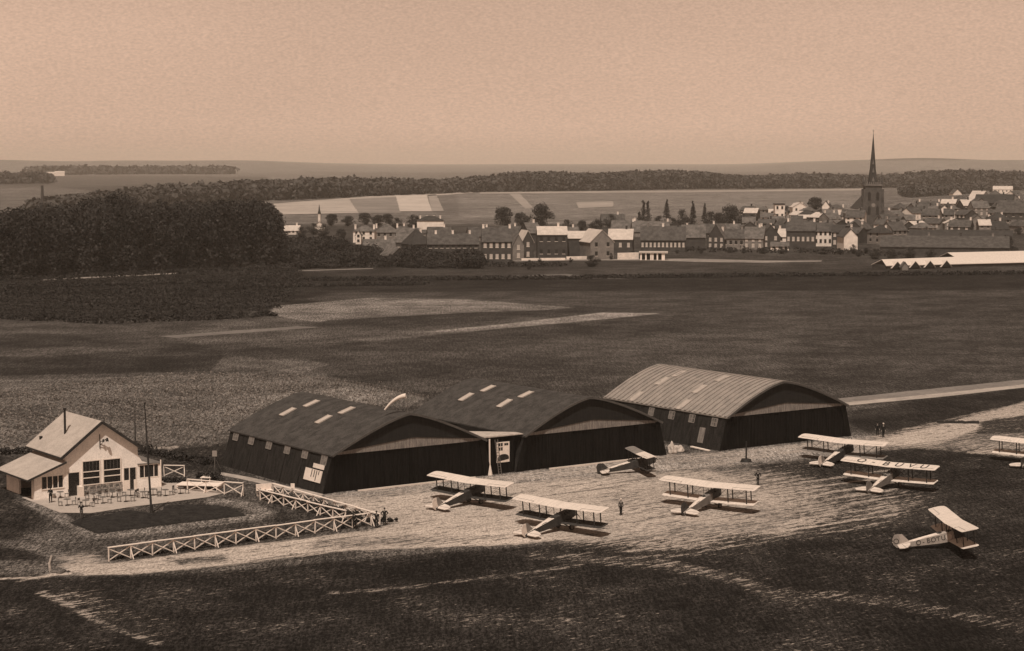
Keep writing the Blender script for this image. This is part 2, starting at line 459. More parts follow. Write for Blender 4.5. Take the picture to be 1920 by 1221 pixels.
def ground_mat():
    m = bpy.data.materials.new('airfield_ground'); m.use_nodes = True
    n = m.node_tree; l = n.links.new; N = n.nodes.new
    b = n.nodes['Principled BSDF']; b.inputs['Roughness'].default_value = 0.95; b.inputs['Specular IOR Level'].default_value = 0.05
    geo = N('ShaderNodeNewGeometry')
    def noise(scale, detail=4, rot=0.0, st=(1, 1, 1), rough=0.55):
        mp_ = N('ShaderNodeMapping'); mp_.vector_type = 'TEXTURE'; mp_.inputs['Rotation'].default_value = (0, 0, rot); mp_.inputs['Scale'].default_value = (1 / st[0], 1 / st[1], 1)
        l(geo.outputs['Position'], mp_.inputs[0])
        t = N('ShaderNodeTexNoise'); t.inputs['Scale'].default_value = scale; t.inputs['Detail'].default_value = detail; t.inputs['Roughness'].default_value = rough
        l(mp_.outputs[0], t.inputs['Vector']); return t.outputs[0]
    def math_(op, a, c, d=None):
        q = N('ShaderNodeMath'); q.operation = op
        for i, z in enumerate((a, c, d)):
            if z is None: continue
            if isinstance(z, (int, float)): q.inputs[i].default_value = z
            else: l(z, q.inputs[i])
        return q.outputs[0]
    def rng_(x, a, c, d, e):
        q = N('ShaderNodeMapRange'); q.interpolation_type = 'SMOOTHSTEP'; l(x, q.inputs[0])
        for i, z in enumerate((a, c, d, e)): q.inputs[i + 1].default_value = z
        return q.outputs[0]
    A = N('ShaderNodeAttribute'); A.attribute_name = 'alb'
    D = N('ShaderNodeAttribute'); D.attribute_name = 'dirt'
    rot = -R(90 - AZ_U) * -1
    rot = R(90 - AZ_U + 2)
    streak = noise(1.3, 5, rot, (0.13, 1.0, 1), 0.68)
    streak2 = noise(3.0, 4, rot, (0.30, 0.9, 1), 0.75)
    fine = noise(4.0, 4, 0, (1, 0.35, 1), 0.85)
    swath = noise(2.2, 4, 0.05, (1, 0.10, 1), 0.8)
    mound = noise(0.035, 5, rot, (0.5, 1, 1), 0.65)
    patch = noise(0.10, 5)
    big = noise(0.012, 4)
    # coverage of bare earth, its ragged border following the wheel tracks
    s = math_('ADD', math_('MULTIPLY', streak, 0.30), math_('MULTIPLY', streak2, 0.32))
    s = math_('ADD', math_('ADD', s, math_('MULTIPLY', patch, 0.10)), math_('MULTIPLY', fine, 0.28))
    s = rng_(s, 0.39, 0.62, 0, 1)
    th = math_('SUBTRACT', math_('MULTIPLY', D.outputs['Fac'], 1.30), 0.18)
    cov = rng_(math_('SUBTRACT', th, s), -0.12, 0.16, 0, 1)
    fleck = noise(1.1, 4, rot, (0.45, 1.0, 1), 0.7)
    rut = noise(0.9, 3, rot, (0.05, 1.0, 1), 0.6)
    cov = math_('MULTIPLY', cov, rng_(fleck, 0.565, 0.63, 1.0, 0.25))
    cov = math_('MULTIPLY', cov, rng_(rut, 0.57, 0.64, 1.0, 0.35))
    # sparse worn specks in the grass
    sp = rng_(math_('ADD', math_('MULTIPLY', streak2, 0.7), math_('MULTIPLY', patch, 0.3)), 0.565, 0.65, 0, 0.55)
    near = N('ShaderNodeSeparateXYZ'); l(geo.outputs['Position'], near.inputs[0])
    nm = rng_(near.outputs['Y'], 230, 330, 1, 0)
    sp = math_('MULTIPLY', sp, nm)
    cov = math_('MAXIMUM', cov, sp)
    g = math_('MULTIPLY', rng_(fine, 0.42, 0.58, 0.25, 1.75), rng_(patch, 0.35, 0.65, 0.72, 1.28))
    g = math_('MULTIPLY', g, rng_(streak, 0.38, 0.62, 0.75, 1.25))
    g = math_('MULTIPLY', g, rng_(big, 0.35, 0.65, 0.88, 1.12))
    g = math_('MULTIPLY', g, rng_(swath, 0.41, 0.59, 0.62, 1.38))
    g = math_('MULTIPLY', g, rng_(mound, 0.38, 0.62, 0.82, 1.18))
    gv = math_('MULTIPLY', A.outputs['Fac'], g)
    dv = math_('MULTIPLY', rng_(fine, 0.41, 0.59, 0.60, 1.20), 0.44)
    dv = math_('MULTIPLY', dv, rng_(streak, 0.38, 0.62, 0.80, 1.12))
    dv = math_('MULTIPLY', dv, rng_(mound, 0.36, 0.64, 0.86, 1.10))
    gc = N('ShaderNodeMix'); gc.data_type = 'RGBA'; gc.blend_type = 'MULTIPLY'; gc.inputs[0].default_value = 1
    gc.inputs[6].default_value = (1.09, 0.98, 0.90, 1); l(gv, gc.inputs[7])
    dc = N('ShaderNodeMix'); dc.data_type = 'RGBA'; dc.blend_type = 'MULTIPLY'; dc.inputs[0].default_value = 1
    dc.inputs[6].default_value = (1.13, 0.97, 0.85, 1); l(dv, dc.inputs[7])
    mx = N('ShaderNodeMix'); mx.data_type = 'RGBA'
    l(cov, mx.inputs[0]); l(gc.outputs[2], mx.inputs[6]); l(dc.outputs[2], mx.inputs[7])
    l(mx.outputs[2], b.inputs['Base Color'])
    bp = N('ShaderNodeBump'); bp.inputs['Strength'].default_value = 0.5; bp.inputs['Distance'].default_value = 0.25
    l(math_('ADD', fine, streak2), bp.inputs['Height']); l(bp.outputs[0], b.inputs['Normal'])
    return m
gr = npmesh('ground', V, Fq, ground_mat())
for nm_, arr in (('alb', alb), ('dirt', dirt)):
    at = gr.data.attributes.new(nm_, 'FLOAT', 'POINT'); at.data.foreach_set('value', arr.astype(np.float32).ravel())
tag(gr, kind='structure')

def sheet(name, pts, v, z=0.02, var=0.22, scale=0.5, jit=0.3, seg=2.0, hill=False, stretch=None, fine=None):
    """a thin sheet of another surface laid on the ground, its rim a little ragged"""
    P = [(GH(x, y) if hill else G(x, y)) for x, y in pts]
    out = []
    for i in range(len(P)):
        a, b = P[i], P[(i + 1) % len(P)]
        n = max(1, min(60, int((b - a).length / seg)))
        for k in range(n):
            q = a.lerp(b, k / n)
            o = mnoise.noise_vector(Vector((q.x / seg * 0.7, q.y / seg * 0.7, 3.3))) * jit
            out.append(Vector((q.x + o.x, q.y + o.y, 0)))
    tri = tessellate_polygon([out])
    mb = MB(); mb.add([(q.x, q.y, (float(hz(q.x, q.y)) if hill else 0) + z) for q in out], [tuple(t) for t in tri])
    o = mb.build(name, mat('surface_%s_%d' % (name, len(MATS)), v, var, scale, 0.95, stretch=stretch, fine=fine))
    for p in o.data.polygons:
        if p.normal.z < 0: p.flip()
    return tag(o, kind='structure')

sheet('field', [(508,383),(700,368),(890,359),(886,362),(840,366),(655,374),(672,400),(530,403)], 0.30, 0.25, 0.15, 0.02, 1.5, 10)
sheet('field', [(655,374),(742,370),(752,400),(672,400)], 0.17, 0.25, 0.2, 0.02, 1, 10)
sheet('field', [(742,368),(800,366),(810,397),(750,397)], 0.38, 0.3, 0.12, 0.02, 1, 10)
sheet('field', [(802,366),(818,365),(832,396),(810,397)], 0.23, 0.25, 0.15, 0.02, 1, 10)
sheet('field', [(955,364),(975,364),(1000,390),(985,392)], 0.24, 0.25, 0.15, 0.02, 1, 10)
sheet('field', [(1080,380),(1150,378),(1150,388),(1085,391)], 0.26, 0.25, 0.15, 0.02, 1.5, 10)
sheet('field', [(900,361),(1400,357),(1650,354),(1650,357),(1400,360),(900,364)], 0.26, 0.3, 0.2, 0.02, 1.5, 15)
sheet('path', [(80,524),(200,518),(330,512),(330,514),(200,520.5),(80,526)], 0.28, 0.04, 0.3, 0.2, 0.3, 3)
sheet('path', [(300,631),(560,612),(600,614),(330,634)], 0.13, 0.05, 0.2, 0.1, 0.5, 3)
sheet('path', [(560,507),(700,503),(700,504.5),(560,509)], 0.16, 0.05, 0.2, 0.1, 0.3, 4)
sheet('street', [(930,490),(1070,487),(1200,485.5),(1300,485.5),(1430,489),(1540,489),(1540,491),(1430,493),(1300,491.5),(1200,488.5),(1060,489),(930,491.5)], 0.20, 0.08, 0.25, 0.08, 0.8, 4)
sheet('street', [(1470,479),(1560,477),(1562,481),(1470,484)], 0.22, 0.08, 0.25, 0.08, 0.8, 4)
sheet('path', [(880,520),(1060,514),(1180,524),(1060,522),(900,523)], 0.10, 0.05, 0.25, 0.08, 0.8, 4)
sheet('road', [(1480,760),(1578,747),(1760,728),(1920,712),(2100,690),(2100,704),(1920,721),(1760,738),(1584,755),(1490,768)], 0.16, 0.03, 0.2, 0.2, 0.15, 3)
sheet('verge', [(1584,755),(1760,738),(1920,721),(2100,704),(2100,711),(1920,727),(1760,745),(1584,761)], 0.30, 0.026, 0.2, 0.2, 0.15, 3)
sheet('terrace', [(40,934),(62,942),(112,962),(170,963),(240,952),(388,933),(420,925),(340,905),(300,903),(200,905)], 0.34, 0.04, 0.12, 0.6, 0.12, 2)
sheet('lawn', [(130,981),(183,1001),(289,987),(462,967),(444,957),(413,949),(354,946),(310,949),(305,957),(285,963),(262,960),(240,957),(200,966),(150,973)], 0.014, 0.05, 0.85, 1.0, 0.15, 1.2, fine=4)
sheet('path', [(415,886),(470,896),(606,927),(600,935),(560,925),(470,903),(412,891)], 0.30, 0.045, 0.2, 0.6, 0.12, 2)

# ------------------------------------------------------------------ hangars
def hangar(name, O, w, ln, peak_x, expo, roofm, label, ribs=False, eave=4.5, peak=8.45, inset=1.25, group='aircraft hangars in a row'):
    root = empty(name, (O[0], O[1], 0), R(90 - AZ_U), label, 'hangar', group)
    def zr(x):
        t = (x - peak_x) / ((w - inset - peak_x) if x > peak_x else (peak_x - inset))
        return eave + (peak - eave) * (1 - abs(t) ** expo)
    xs = [inset - 0.25 + (w - 2 * inset + 0.5) * i / 36 for i in range(37)]
    xs.append(peak_x); xs = sorted(xs)
    def prof(off=0.0, x0=None, x1=None): return [(x, max(zr(x), eave - 0.12) + off) for x in xs if (x0 is None or x >= x0) and (x1 is None or x <= x1)]
    # roof shell
    pf = prof(); rb = MB()
    outline = pf + [(x, z - 0.16) for x, z in reversed(pf)]
    n = len(pf)
    vs_ = [(x, -0.35, z) for x, z in outline] + [(x, ln + 0.3, z) for x, z in outline]
    N2 = len(outline)
    fs_ = [(i, (i + 1) % N2, (i + 1) % N2 + N2, i + N2) for i in range(N2)]
    fs_ += [(i, i + 1, N2 - 2 - i, N2 - 1 - i) for i in range(n - 1)] + [(i + N2, i + 1 + N2, 2 * N2 - 2 - i, 2 * N2 - 1 - i) for i in range(n - 1)]
    rb.add(vs_, fs_)
    if ribs:
        k = 0
        y = 0.1
        while y < ln:
            for i in range(n - 1):
                a, b = pf[i], pf[i + 1]
                rb.bar((a[0], y, a[1] + 0.05), (b[0], y, b[1] + 0.05), 0.42, 0.16)
            y += 1.02
    else:
        for y in np.arange(0.2, ln, 2.1):
            for i in range(n - 1):
                a, b = pf[i], pf[i + 1]
                rb.bar((a[0], y, a[1] + 0.005), (b[0], y, b[1] + 0.005), 0.05, 0.02)
    roof = rb.build('roof', roofm, root)
    # battered side walls
    for side in (0, 1):
        X0, X1 = (0.0, inset) if side == 0 else (w, w - inset)
        s_ = MB(); t = 0.12 if side == 0 else -0.12
        s_.prism([(X0, 0), (X1, eave - 0.05), (X1 + t, eave - 0.05), (X0 + t, 0)], 'y', 0.03, ln)
        for y in np.arange(2.1, ln - 0.5, 4.2):
            s_.bar((X0 - t * 0.6, y, 0.05), (X1 - t * 0.6, y, eave - 0.2), 0.16, 0.10)
        s_.build('side_wall', TARSIDE, root)
    bw = MB(); bw.prism([(0.15, 0), (inset + .1, eave)] + [(x, z - 0.18) for x, z in prof(0, inset + 0.3, w - inset - 0.3)] + [(w - inset - .1, eave), (w - 0.15, 0)], 'y', ln - 0.2, ln - 0.05)
    bw.build('back_wall', TARRED, root)
    # doors: overlapping leaves of upright planks
    nleaf = 6; x0, x1 = 1.0, w - 1.0
    for k in range(nleaf):
        a = x0 + (x1 - x0) * k / nleaf; b = x0 + (x1 - x0) * (k + 1) / nleaf
        yo = 0.10 if k % 2 else 0.22
        d = MB(); d.box(a + 0.02, b + 0.06 if k < nleaf - 1 else b, yo, yo + 0.08, 0.05, eave - 0.12)
        q = a + 0.35
        while q < b:
            d.box(q, q + 0.05, yo - 0.03, yo - 0.002, 0.08, eave - 0.15); q += 0.55
        d.build('door_leaf', TARRED, root)
    for sgn in (0, 1):
        ep = MB()
        if sgn == 0: ep.prism([(-0.02, 0), (1.15, 0), (1.9, eave - 0.1), (inset - 0.02, eave - 0.1)], 'y', -0.02, 0.08)
        else: ep.prism([(w + 0.02, 0), (w - 1.15, 0), (w - 1.9, eave - 0.1), (w - inset + 0.02, eave - 0.1)], 'y', -0.02, 0.08)
        ep.build('corner_board', TARRED, root)
    # pale canvas strip over the doors, rising to its middle, and the dark gable above it
    mid = peak_x + 0.7
    zt = lambda x: eave + 0.10 + 0.95 * max(0, 1 - abs(x - mid) / (mid - inset - 0.2 if x < mid else w - inset - 0.2 - mid))
    xg = [x for x in xs if inset + 0.1 < x < w - inset - 0.1]
    st = MB()
    for a, b in zip(xg[:-1], xg[1:]):
        st.add([(a, 0.02, eave - 0.14), (b, 0.02, eave - 0.14), (b, 0.02, zt(b)), (a, 0.02, zt(a)), (a, 0.14, eave - 0.14), (b, 0.14, eave - 0.14), (b, 0.14, zt(b)), (a, 0.14, zt(a))],
               [(0, 1, 2, 3), (7, 6, 5, 4), (3, 2, 6, 7), (0, 4, 5, 1)])
    st.build('canvas_strip', CANVASM, root)
    gb = MB()
    for a, b in zip(xg[:-1], xg[1:]):
        za, zb = zr(a) - 0.17, zr(b) - 0.17
        if za < zt(a) or zb < zt(b): continue
        gb.add([(a, -0.05, zt(a)), (b, -0.05, zt(b)), (b, -0.05, zb), (a, -0.05, za), (a, 0.3, zt(a)), (b, 0.3, zt(b)), (b, 0.3, zb), (a, 0.3, za)],
               [(0, 1, 2, 3), (7, 6, 5, 4), (0, 4, 5, 1)])
    gb.build('gable', mat('gable_boards', 0.012, 0.35, 1.0, stretch=(4, 4, .6)), root)
    bg_ = MB()
    for a, b in zip(pf[:-1], pf[1:]):
        bg_.bar((a[0], -0.42, a[1] - 0.06), (b[0], -0.42, b[1] - 0.06), 0.10, 0.26)
    bg_.build('bargeboard', mat('bargeboard_paint', 0.07, 0.2, 1.0), root)
    return root, zr, roof

def roof_hit(root, zr, w, x, y):
    """local (x,y) where a photo pixel's ray meets the left slope"""
    M = frame((root.location.x, root.location.y)); Mi = M.inverted()
    o = Mi @ Vector((0, 0, CAM_H)); r = Vector(ray(x, y)); d = (Mi.to_3x3() @ r)
    lo = 0.0; best = None
    t = 0.045
    while t < 0.11:
        p = o + d * t
        if 0.5 < p.x < w and p.z < zr(p.x): return p
        t += 0.00002
    return None

def skylights(root, zr, roof, w, pts, m, L_=1.0, W_=1.9):
    for (x, y) in pts:
        p = roof_hit(root, zr, w, x, y)
        if p is None: continue
        s = MB()
        a = (p.x - W_ / 2, zr(p.x - W_ / 2)); b = (p.x + W_ / 2, zr(p.x + W_ / 2))
        s.bar((a[0], p.y, a[1] + 0.10), (b[0], p.y, b[1] + 0.10), L_, 0.10)
        s.cur = 1
        for q in (-L_ / 2, L_ / 2):
            s.bar((a[0], p.y + q, a[1] + 0.13), (b[0], p.y + q, b[1] + 0.13), 0.08, 0.14)
        s.build('skylight', [m, ROOFP], roof)

O1 = G(606, 927)
h1, zr1, roof1 = hangar('hangar', O1, 23.4, 25.4, 11.45, 1.30, TARROOF, 'dark tarred hangar nearest the white clubhouse, with posters and small windows along its side wall')
SKYL = mat('skylight_pane', 0.40, 0.1, 1.0, rough=0.4)
skylights(h1, zr1, roof1, 23.4, [(539.5, 774), (584, 758), (606.5, 788), (650, 771)], SKYL)
# windows high in the side wall facing the clubhouse
def side_panel(root, y, z0, z1, wd, m, name, inset=1.25, eave=4.5, proud=0.10, extra=None, mats=None):
    b = MB(); k = inset / eave
    def P(yy, z, o=0.0): return (k * z - proud - o, yy, z + o * 0.27)
    def slab(ya, yb, za, zb, o=0.0, th=0.06):
        b.add([P(ya, za, o), P(yb, za, o), P(yb, zb, o), P(ya, zb, o), P(ya, za, o - th), P(yb, za, o - th), P(yb, zb, o - th), P(ya, zb, o - th)],
              [(0, 1, 2, 3), (7, 6, 5, 4), (0, 4, 5, 1), (1, 5, 6, 2), (2, 6, 7, 3), (3, 7, 4, 0)])
    slab(y - wd / 2, y + wd / 2, z0, z1)
    if extra: extra(b, slab, y, z0, z1, wd)
    return b.build(name, mats or m, root)
WPANE = mat('side_window_pane', 0.13, 0.45, 2.5, rough=0.4)
def wframe(b, slab, y, z0, z1, wd):
    b.cur = 1
    for q in (-wd / 2, 0, wd / 2): slab(y + q - .04, y + q + .04, z0, z1, 0.03)
    for q in (z0, (z0 + z1) / 2, z1): slab(y - wd / 2, y + wd / 2, q - .04, q + .04, 0.032)
for (px_, py_) in [(429, 822), (458, 830), (491, 837), (525, 844), (558, 853), (594, 861)]:
    a = VP((O1.x, O1.y), AZ_V, px_, py_)
    side_panel(h1, a[0], 3.35 if px_ < 590 else 3.15, 4.2, 1.25, WPANE, 'window', extra=wframe, mats=[WPANE, mat('grey_frame', 0.20, .1)])
# poster boards near the front corner
def board_marks(b, slab, y, z0, z1, wd):
    b.cur = 1
    for i, q in enumerate((-1.25, -0.75, -0.25, 0.35)):
        slab(y + q - 0.07, y + q + 0.07, z1 - (0.9, 0.85, 1.2, 0.5)[3 - i], z1 - 0.05, 0.02)
side_panel(h1, 3.0, 1.1, 2.45, 3.9, PALE, 'poster', proud=0.16, extra=board_marks, mats=[PALE, WOODD])
side_panel(h1, 2.15, 2.62, 3.12, 2.5, PALE, 'poster', proud=0.16)
def track_beam(root, xa, xb, zz=0.10):
    b = MB(); b.box(xa, xb, -0.75, -0.6, 0.0, zz + 0.08); b.cur = 1
    q = xa
    while q < xb: b.box(q, q + 0.12, -0.602, 0.0, 0.0, zz); q += 2.0
    b.build('door_track', [PALE, WOODD], root)
track_beam(h1, 4.2, 20.5)

O2 = (O1.x + 27.0 * math.sin(R(AZ_U)), O1.y + 27.0 * math.cos(R(AZ_U)))
h2, zr2, roof2 = hangar('hangar', O2, 23.8, 25.4, 11.0, 1.38, TARROOF, 'dark tarred hangar in the middle of the three, its front door facing the apron')
skylights(h2, zr2, roof2, 23.8, [(874, 746), (915, 730), (946, 758), (986, 741)], SKYL)
track_beam(h2, 4.5, 21.5)

O3 = G(1350, 846)
h3, zr3, roof3 = hangar('hangar', O3, 24.0, 25.8, 10.9, 1.42, IRONROOF, 'hangar farthest right with a pale ribbed arched iron roof', ribs=True, inset=1.2)
skylights(h3, zr3, roof3, 24.0, [(1242, 716), (1273, 702), (1312, 731), (1355, 711), (1193, 745), (1282, 760)], mat('skylight_dull', 0.33, .1), 1.0, 2.0)
for (px_, py_) in [(1212, 772), (1250, 778), (1288, 785), (1330, 791)]:
    a = VP((O3.x, O3.y), AZ_V, px_, py_)
    side_panel(h3, a[0], 3.0, 4.0, 1.1, WPANE, 'window', extra=wframe, mats=[WPANE, mat('grey_frame', 0.20, .1)])
side_panel(h3, VP((O3.x, O3.y), AZ_V, 1311, 828)[0], 0.6, 2.6, 1.1, CANVASM, 'wall_panel', inset=1.2)

# annex filling the gap between the first two hangars
ax = empty('annex', (O1.x, O1.y, 0), R(90 - AZ_U), 'narrow dark annex with a white notice panel between the two left hangars', 'shed')
b = MB(); b.box(23.45, 26.95, 0.35, 12.0, 0.0, 4.45); b.build('wall', TARRED, ax)
b = MB(); b.add([(22.3, 0.1, 4.56), (28.1, 0.1, 4.56), (28.1, 1.6, 4.58), (21.6, 5.0, 4.8), (20.9, 3.4, 4.9), (22.3, 0.1, 4.72), (28.1, 0.1, 4.66), (28.1, 1.6, 4.68), (21.6, 5.0, 4.95), (20.9, 3.4, 5.05)],
      [(4, 3, 2, 1, 0), (5, 6, 7, 8, 9), (0, 1, 6, 5), (1, 2, 7, 6), (2, 3, 8, 7), (3, 4, 9, 8), (4, 0, 5, 9)])
b.build('roof', mat('annex_canvas', .36, .2, 2), ax)
b = MB(); b.box(24.3, 26.15, 0.24, 0.34, 1.36, 3.85); nb = b.build('notice_panel', WHITE, ax)
b = MB()
for (xa, za) in ((24.52, 3.35), (24.86, 3.35), (24.52, 2.82), (24.86, 2.82), (25.38, 3.4), (25.68, 3.4)):
    b.box(xa, xa + 0.27, 0.225, 0.239, za, za + 0.40 if za < 3.38 else za + 0.28)
b.build('window', DARK, nb)
b = MB(); pts = [(24.45, 1.5), (26.05, 1.75)] + [(25.25 + 0.8 * math.cos(a), 2.0 + 0.42 * math.sin(a)) for a in np.linspace(0, math.pi, 9)]
b.prism([(24.45, 1.5), (26.05, 1.72)] + [(25.25 + 0.8 * math.cos(a), 1.95 + 0.42 * math.sin(a)) for a in np.linspace(0.05, math.pi - 0.05, 9)], 'y', 0.222, 0.238)
b.build('archway', GLASS, nb)
b = MB(); b.tube([(23.1, 0.1, 4.4), (23.1, 0.05, 1.2)], 0.10); b.tube([(23.1, 0.05, 1.2), (23.1, 0.0, 0.0)], [0.12, 0.32]); b.build('downpipe', PALE, ax)
b = MB()
for q in (0, 0.4): b.bar((23.75 + q, -0.1, 4.3), (24.0 + q, -0.6, 0.0), 0.06)
for k in range(12): b.bar((23.77 + k * 0.02, -0.14 - k * 0.035, 4.0 - k * 0.33), (24.15 + k * 0.02, -0.14 - k * 0.035, 4.0 - k * 0.33), 0.04)
tag(b.build('ladder', WOODM), 'tall grey ladder leaning against the annex between two hangars', 'ladder').matrix_world = frame((O1.x, O1.y))

# windsock on the first hangar's gable top
wsk = empty('windsock', (0, 0, 0), 0, 'pale windsock drooping from a thin mast on the leftmost hangar roof', 'windsock')
wb = frame((O1.x, O1.y)) @ Vector((11.6, 0.4, 8.4)); wsk.location = wb
b = MB(); b.tube([(0, 0, -0.1), (0, 0, 2.15)], 0.045); b.build('mast', WOODM, wsk)
wind = Vector((-0.97, 0.1, 0))
pts = [Vector((0, 0, 2.05)) + wind * (0.15 + 2.6 * t) + Vector((0, 0, -0.25 * t - 1.45 * t ** 2.1)) for t in np.linspace(0, 1, 12)]
b = MB(); b.tube(pts, [0.30 - 0.2 * t for t in np.linspace(0, 1, 12)], 12, cap=False)
b.build('sock', PALE, wsk, True)
b = MB(); b.tube([Vector((0.0, 0.0, 2.05)) + Vector((0, 0.32 * math.cos(a), 0.32 * math.sin(a))) + wind * 0.14 for a in np.linspace(0, 2 * math.pi, 17)], 0.02, 5); b.build('hoop', DARK, wsk)

# ------------------------------------------------------------------ clubhouse
OH = G(65, 938)
ch = empty('clubhouse', (OH.x, OH.y, 0), R(90 - AZ_U), 'white gabled clubhouse with big windows and lean-to wings beside the terrace', 'clubhouse')
b = MB(); b.prism([(3.7, 0), (12.5, 0), (12.5, 5.0), (8.0, 8.15), (3.7, 5.0)], 'y', 0.0, 9.9)
b.build('wall', WALLW, ch)
# lean-to walls
b = MB()
b.box(0.0, 0.85, 0.02, 0.4, 0, 2.55); b.box(0.85, 3.72, 0.06, 0.4, 0, 1.05); b.box(0.85, 3.72, 0.06, 0.4, 2.5, 2.9); b.box(3.5, 3.72, 0.03, 0.4, 1.05, 2.5)
b.box(0.0, 0.2, 0.4, 0.9, 0, 2.2); b.box(0.02, 0.25, 4.8, 8.7, 0, 2.4); b.box(0.02, 0.25, 0.9, 4.8, 2.05, 2.4)
b.prism([(0.02, 2.54), (3.72, 2.7), (3.72, 3.95)], 'y', 0.05, 0.35)
b.box(0.2, 3.72, 8.5, 8.68, 0, 2.4)
b.build('wing_wall', WALLW, ch)
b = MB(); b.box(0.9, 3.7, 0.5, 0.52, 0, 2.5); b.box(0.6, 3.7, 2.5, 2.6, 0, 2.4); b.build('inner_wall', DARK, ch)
def slab4(b, p, th=0.14):
    P = [Vector(q) for q in p]; up = Vector((0, 0, -th))
    b.add(P + [q + up for q in P], [(0, 1, 2, 3), (7, 6, 5, 4), (0, 4, 5, 1), (1, 5, 6, 2), (2, 6, 7, 3), (3, 7, 4, 0)]); return b
b = MB(); slab4(b, [(-0.95, -0.45, 2.42), (3.72, -0.45, 4.15), (3.72, 9.3, 4.15), (-0.95, 9.3, 2.42)]); b.build('wing_roof', ROOFP, ch)
rf = MB(); slab4(rf, [(3.05, -0.45, 4.62), (8.0, -0.45, 8.36), (8.0, 10.4, 8.36), (3.05, 10.4, 4.62)]); slab4(rf, [(8.0, -0.45, 8.36), (13.0, -0.45, 4.80), (13.0, 10.4, 4.80), (8.0, 10.4, 8.36)])
rfo = rf.build('roof', ROOFP, ch)
b = MB()
b.bar((3.0, -0.52, 4.46), (8.0, -0.52, 8.24), 0.12, 0.3); b.bar((8.0, -0.52, 8.24), (13.05, -0.52, 4.64), 0.12, 0.3)
b.bar((3.02, -0.4, 4.5), (3.02, 10.4, 4.5), 0.1, 0.16); b.bar((-1.0, -0.5, 2.3), (3.65, -0.5, 4.02), 0.1, 0.22); b.bar((-1.0, -0.45, 2.32), (-1.0, 9.3, 2.32), 0.1, 0.16)
b.build('fascia', WOODD, ch)
b = MB(); b.tube([(5.6, 4.6, 6.3), (5.6, 4.6, 9.3)], 0.13, 10); b.tube([(5.6, 4.6, 9.3), (5.6, 4.6, 9.5)], 0.2, 10); b.build('chimney', DARK, rfo)
b = MB(); b.box(4.15, 4.45, 8.6, 8.9, 5.4, 5.85); b.build('vent', DARK, rfo)
# right wing
b = MB(); b.box(12.49, 15.3, 0.02, 6.0, 0, 1.25); b.box(12.49, 15.3, 0.02, 0.2, 2.72, 2.85); b.box(12.5, 12.7, 0.02, 0.2, 1.25, 2.75); b.box(15.12, 15.3, 0.02, 6.0, 1.25, 2.8)
b.prism([(12.49, 2.85), (14.0, 2.85), (13.0, 3.25), (12.49, 4.1)], 'y', 0.02, 6.0); b.build('wing_wall', WALLW, ch)
b = MB(); slab4(b, [(12.45, -0.1, 2.98), (15.5, -0.1, 2.90), (15.5, 6.2, 2.90), (12.45, 6.2, 2.98)], 0.1); b.build('wing_roof', WOODM, ch)
b = MB(); b.box(12.7, 15.12, 0.1, 0.12, 1.25, 2.72); w_ = b.build('window', GLASS, ch)
b = MB()
for q in (12.72, 13.32, 13.92, 14.52, 15.08): b.box(q - .035, q + .035, 0.04, 0.1, 1.27, 2.7)
b.box(12.7, 15.1, 0.0, 0.1, 1.2, 1.3); b.build('window_frame', WHITE, w_)
# left window
b = MB(); b.box(0.85, 3.5, 0.2, 0.22, 1.05, 2.5); w_ = b.build('window', GLASS, ch)
b = MB()
for q in (0.9, 1.55, 2.2, 2.85, 3.46): b.box(q - .04, q + .04, 0.1, 0.2, 1.06, 2.5)
b.box(0.86, 3.5, 0.0, 0.2, 1.02, 1.12); b.build('window_frame', WHITE, w_)
# two big windows
for xa, xb in ((5.7, 7.82), (8.22, 10.36)):
    b = MB(); b.box(xa, xb, -0.03, -0.012, 1.15, 3.85); w_ = b.build('window', GLASS, ch)
    b = MB()
    for z in (1.12, 1.92, 2.62, 3.86): b.box(xa, xb, -0.09, -0.031, z - 0.05, z + 0.05)
    for q in (xa, xb): b.box(q - 0.06, q + 0.06, -0.093, -0.004, 1.07, 3.91)
    b.build('window_frame', WHITE, w_)
    b = MB()
    for q in np.linspace(xa, xb, 6)[1:-1]: b.box(q - 0.015, q + 0.015, -0.06, -0.031, 2.67, 3.81)
    b.build('glazing_bar', WOODM, w_)
b = MB(); b.box(5.5, 10.55, -0.05, -0.004, 0.0, 1.06); b.build('stone_base', mat('rubble_stone', 0.28, 0.6, 2.2, fine=6), ch)
b = MB(); b.box(4.0, 5.3, -0.03, -0.005, 0, 2.68); d_ = b.build('door', GLASS, ch)
b = MB(); b.box(3.93, 4.0, -0.06, -0.004, 0, 2.75); b.box(5.3, 5.37, -0.06, -0.004, 0, 2.75); b.box(3.93, 5.37, -0.06, -0.031, 2.68, 2.75); b.build('door_frame', WHITE, d_)
b = MB(); b.box(5.0, 5.45, -1.0, -0.06, 0, 1.15); b.build('door_screen', WHITE, ch)
b = MB(); b.box(10.72, 12.22, -0.03, -0.005, 0.02, 2.6); d_ = b.build('door', GLASS, ch)
b = MB(); b.box(10.74, 11.38, -0.07, -0.031, 0.02, 1.2); b.box(11.36, 11.46, -0.08, -0.031, 0.02, 2.6); b.box(11.95, 12.2, -0.07, -0.031, 0.02, 1.2); b.box(10.66, 10.74, -0.08, -0.004, 0, 2.66); b.box(12.2, 12.28, -0.08, -0.004, 0, 2.66)
b.build('door_frame', WHITE, d_)
for q in (1.3, 3.4, 5.5, 7.6, 9.0):
    b = MB(); b.box(3.665, 3.69, q, q + 0.85, 4.2, 4.68); b.build('clerestory_window', GLASS, ch)
b = MB(); b.bar((7.85, -0.06, 5.2), (7.85, -0.06, 6.8), 0.07); b.bar((7.85, -0.1, 5.9), (8.5, -0.5, 6.3), 0.06); b.bar((7.85, -0.1, 5.55), (8.4, -0.5, 6.2), 0.05)
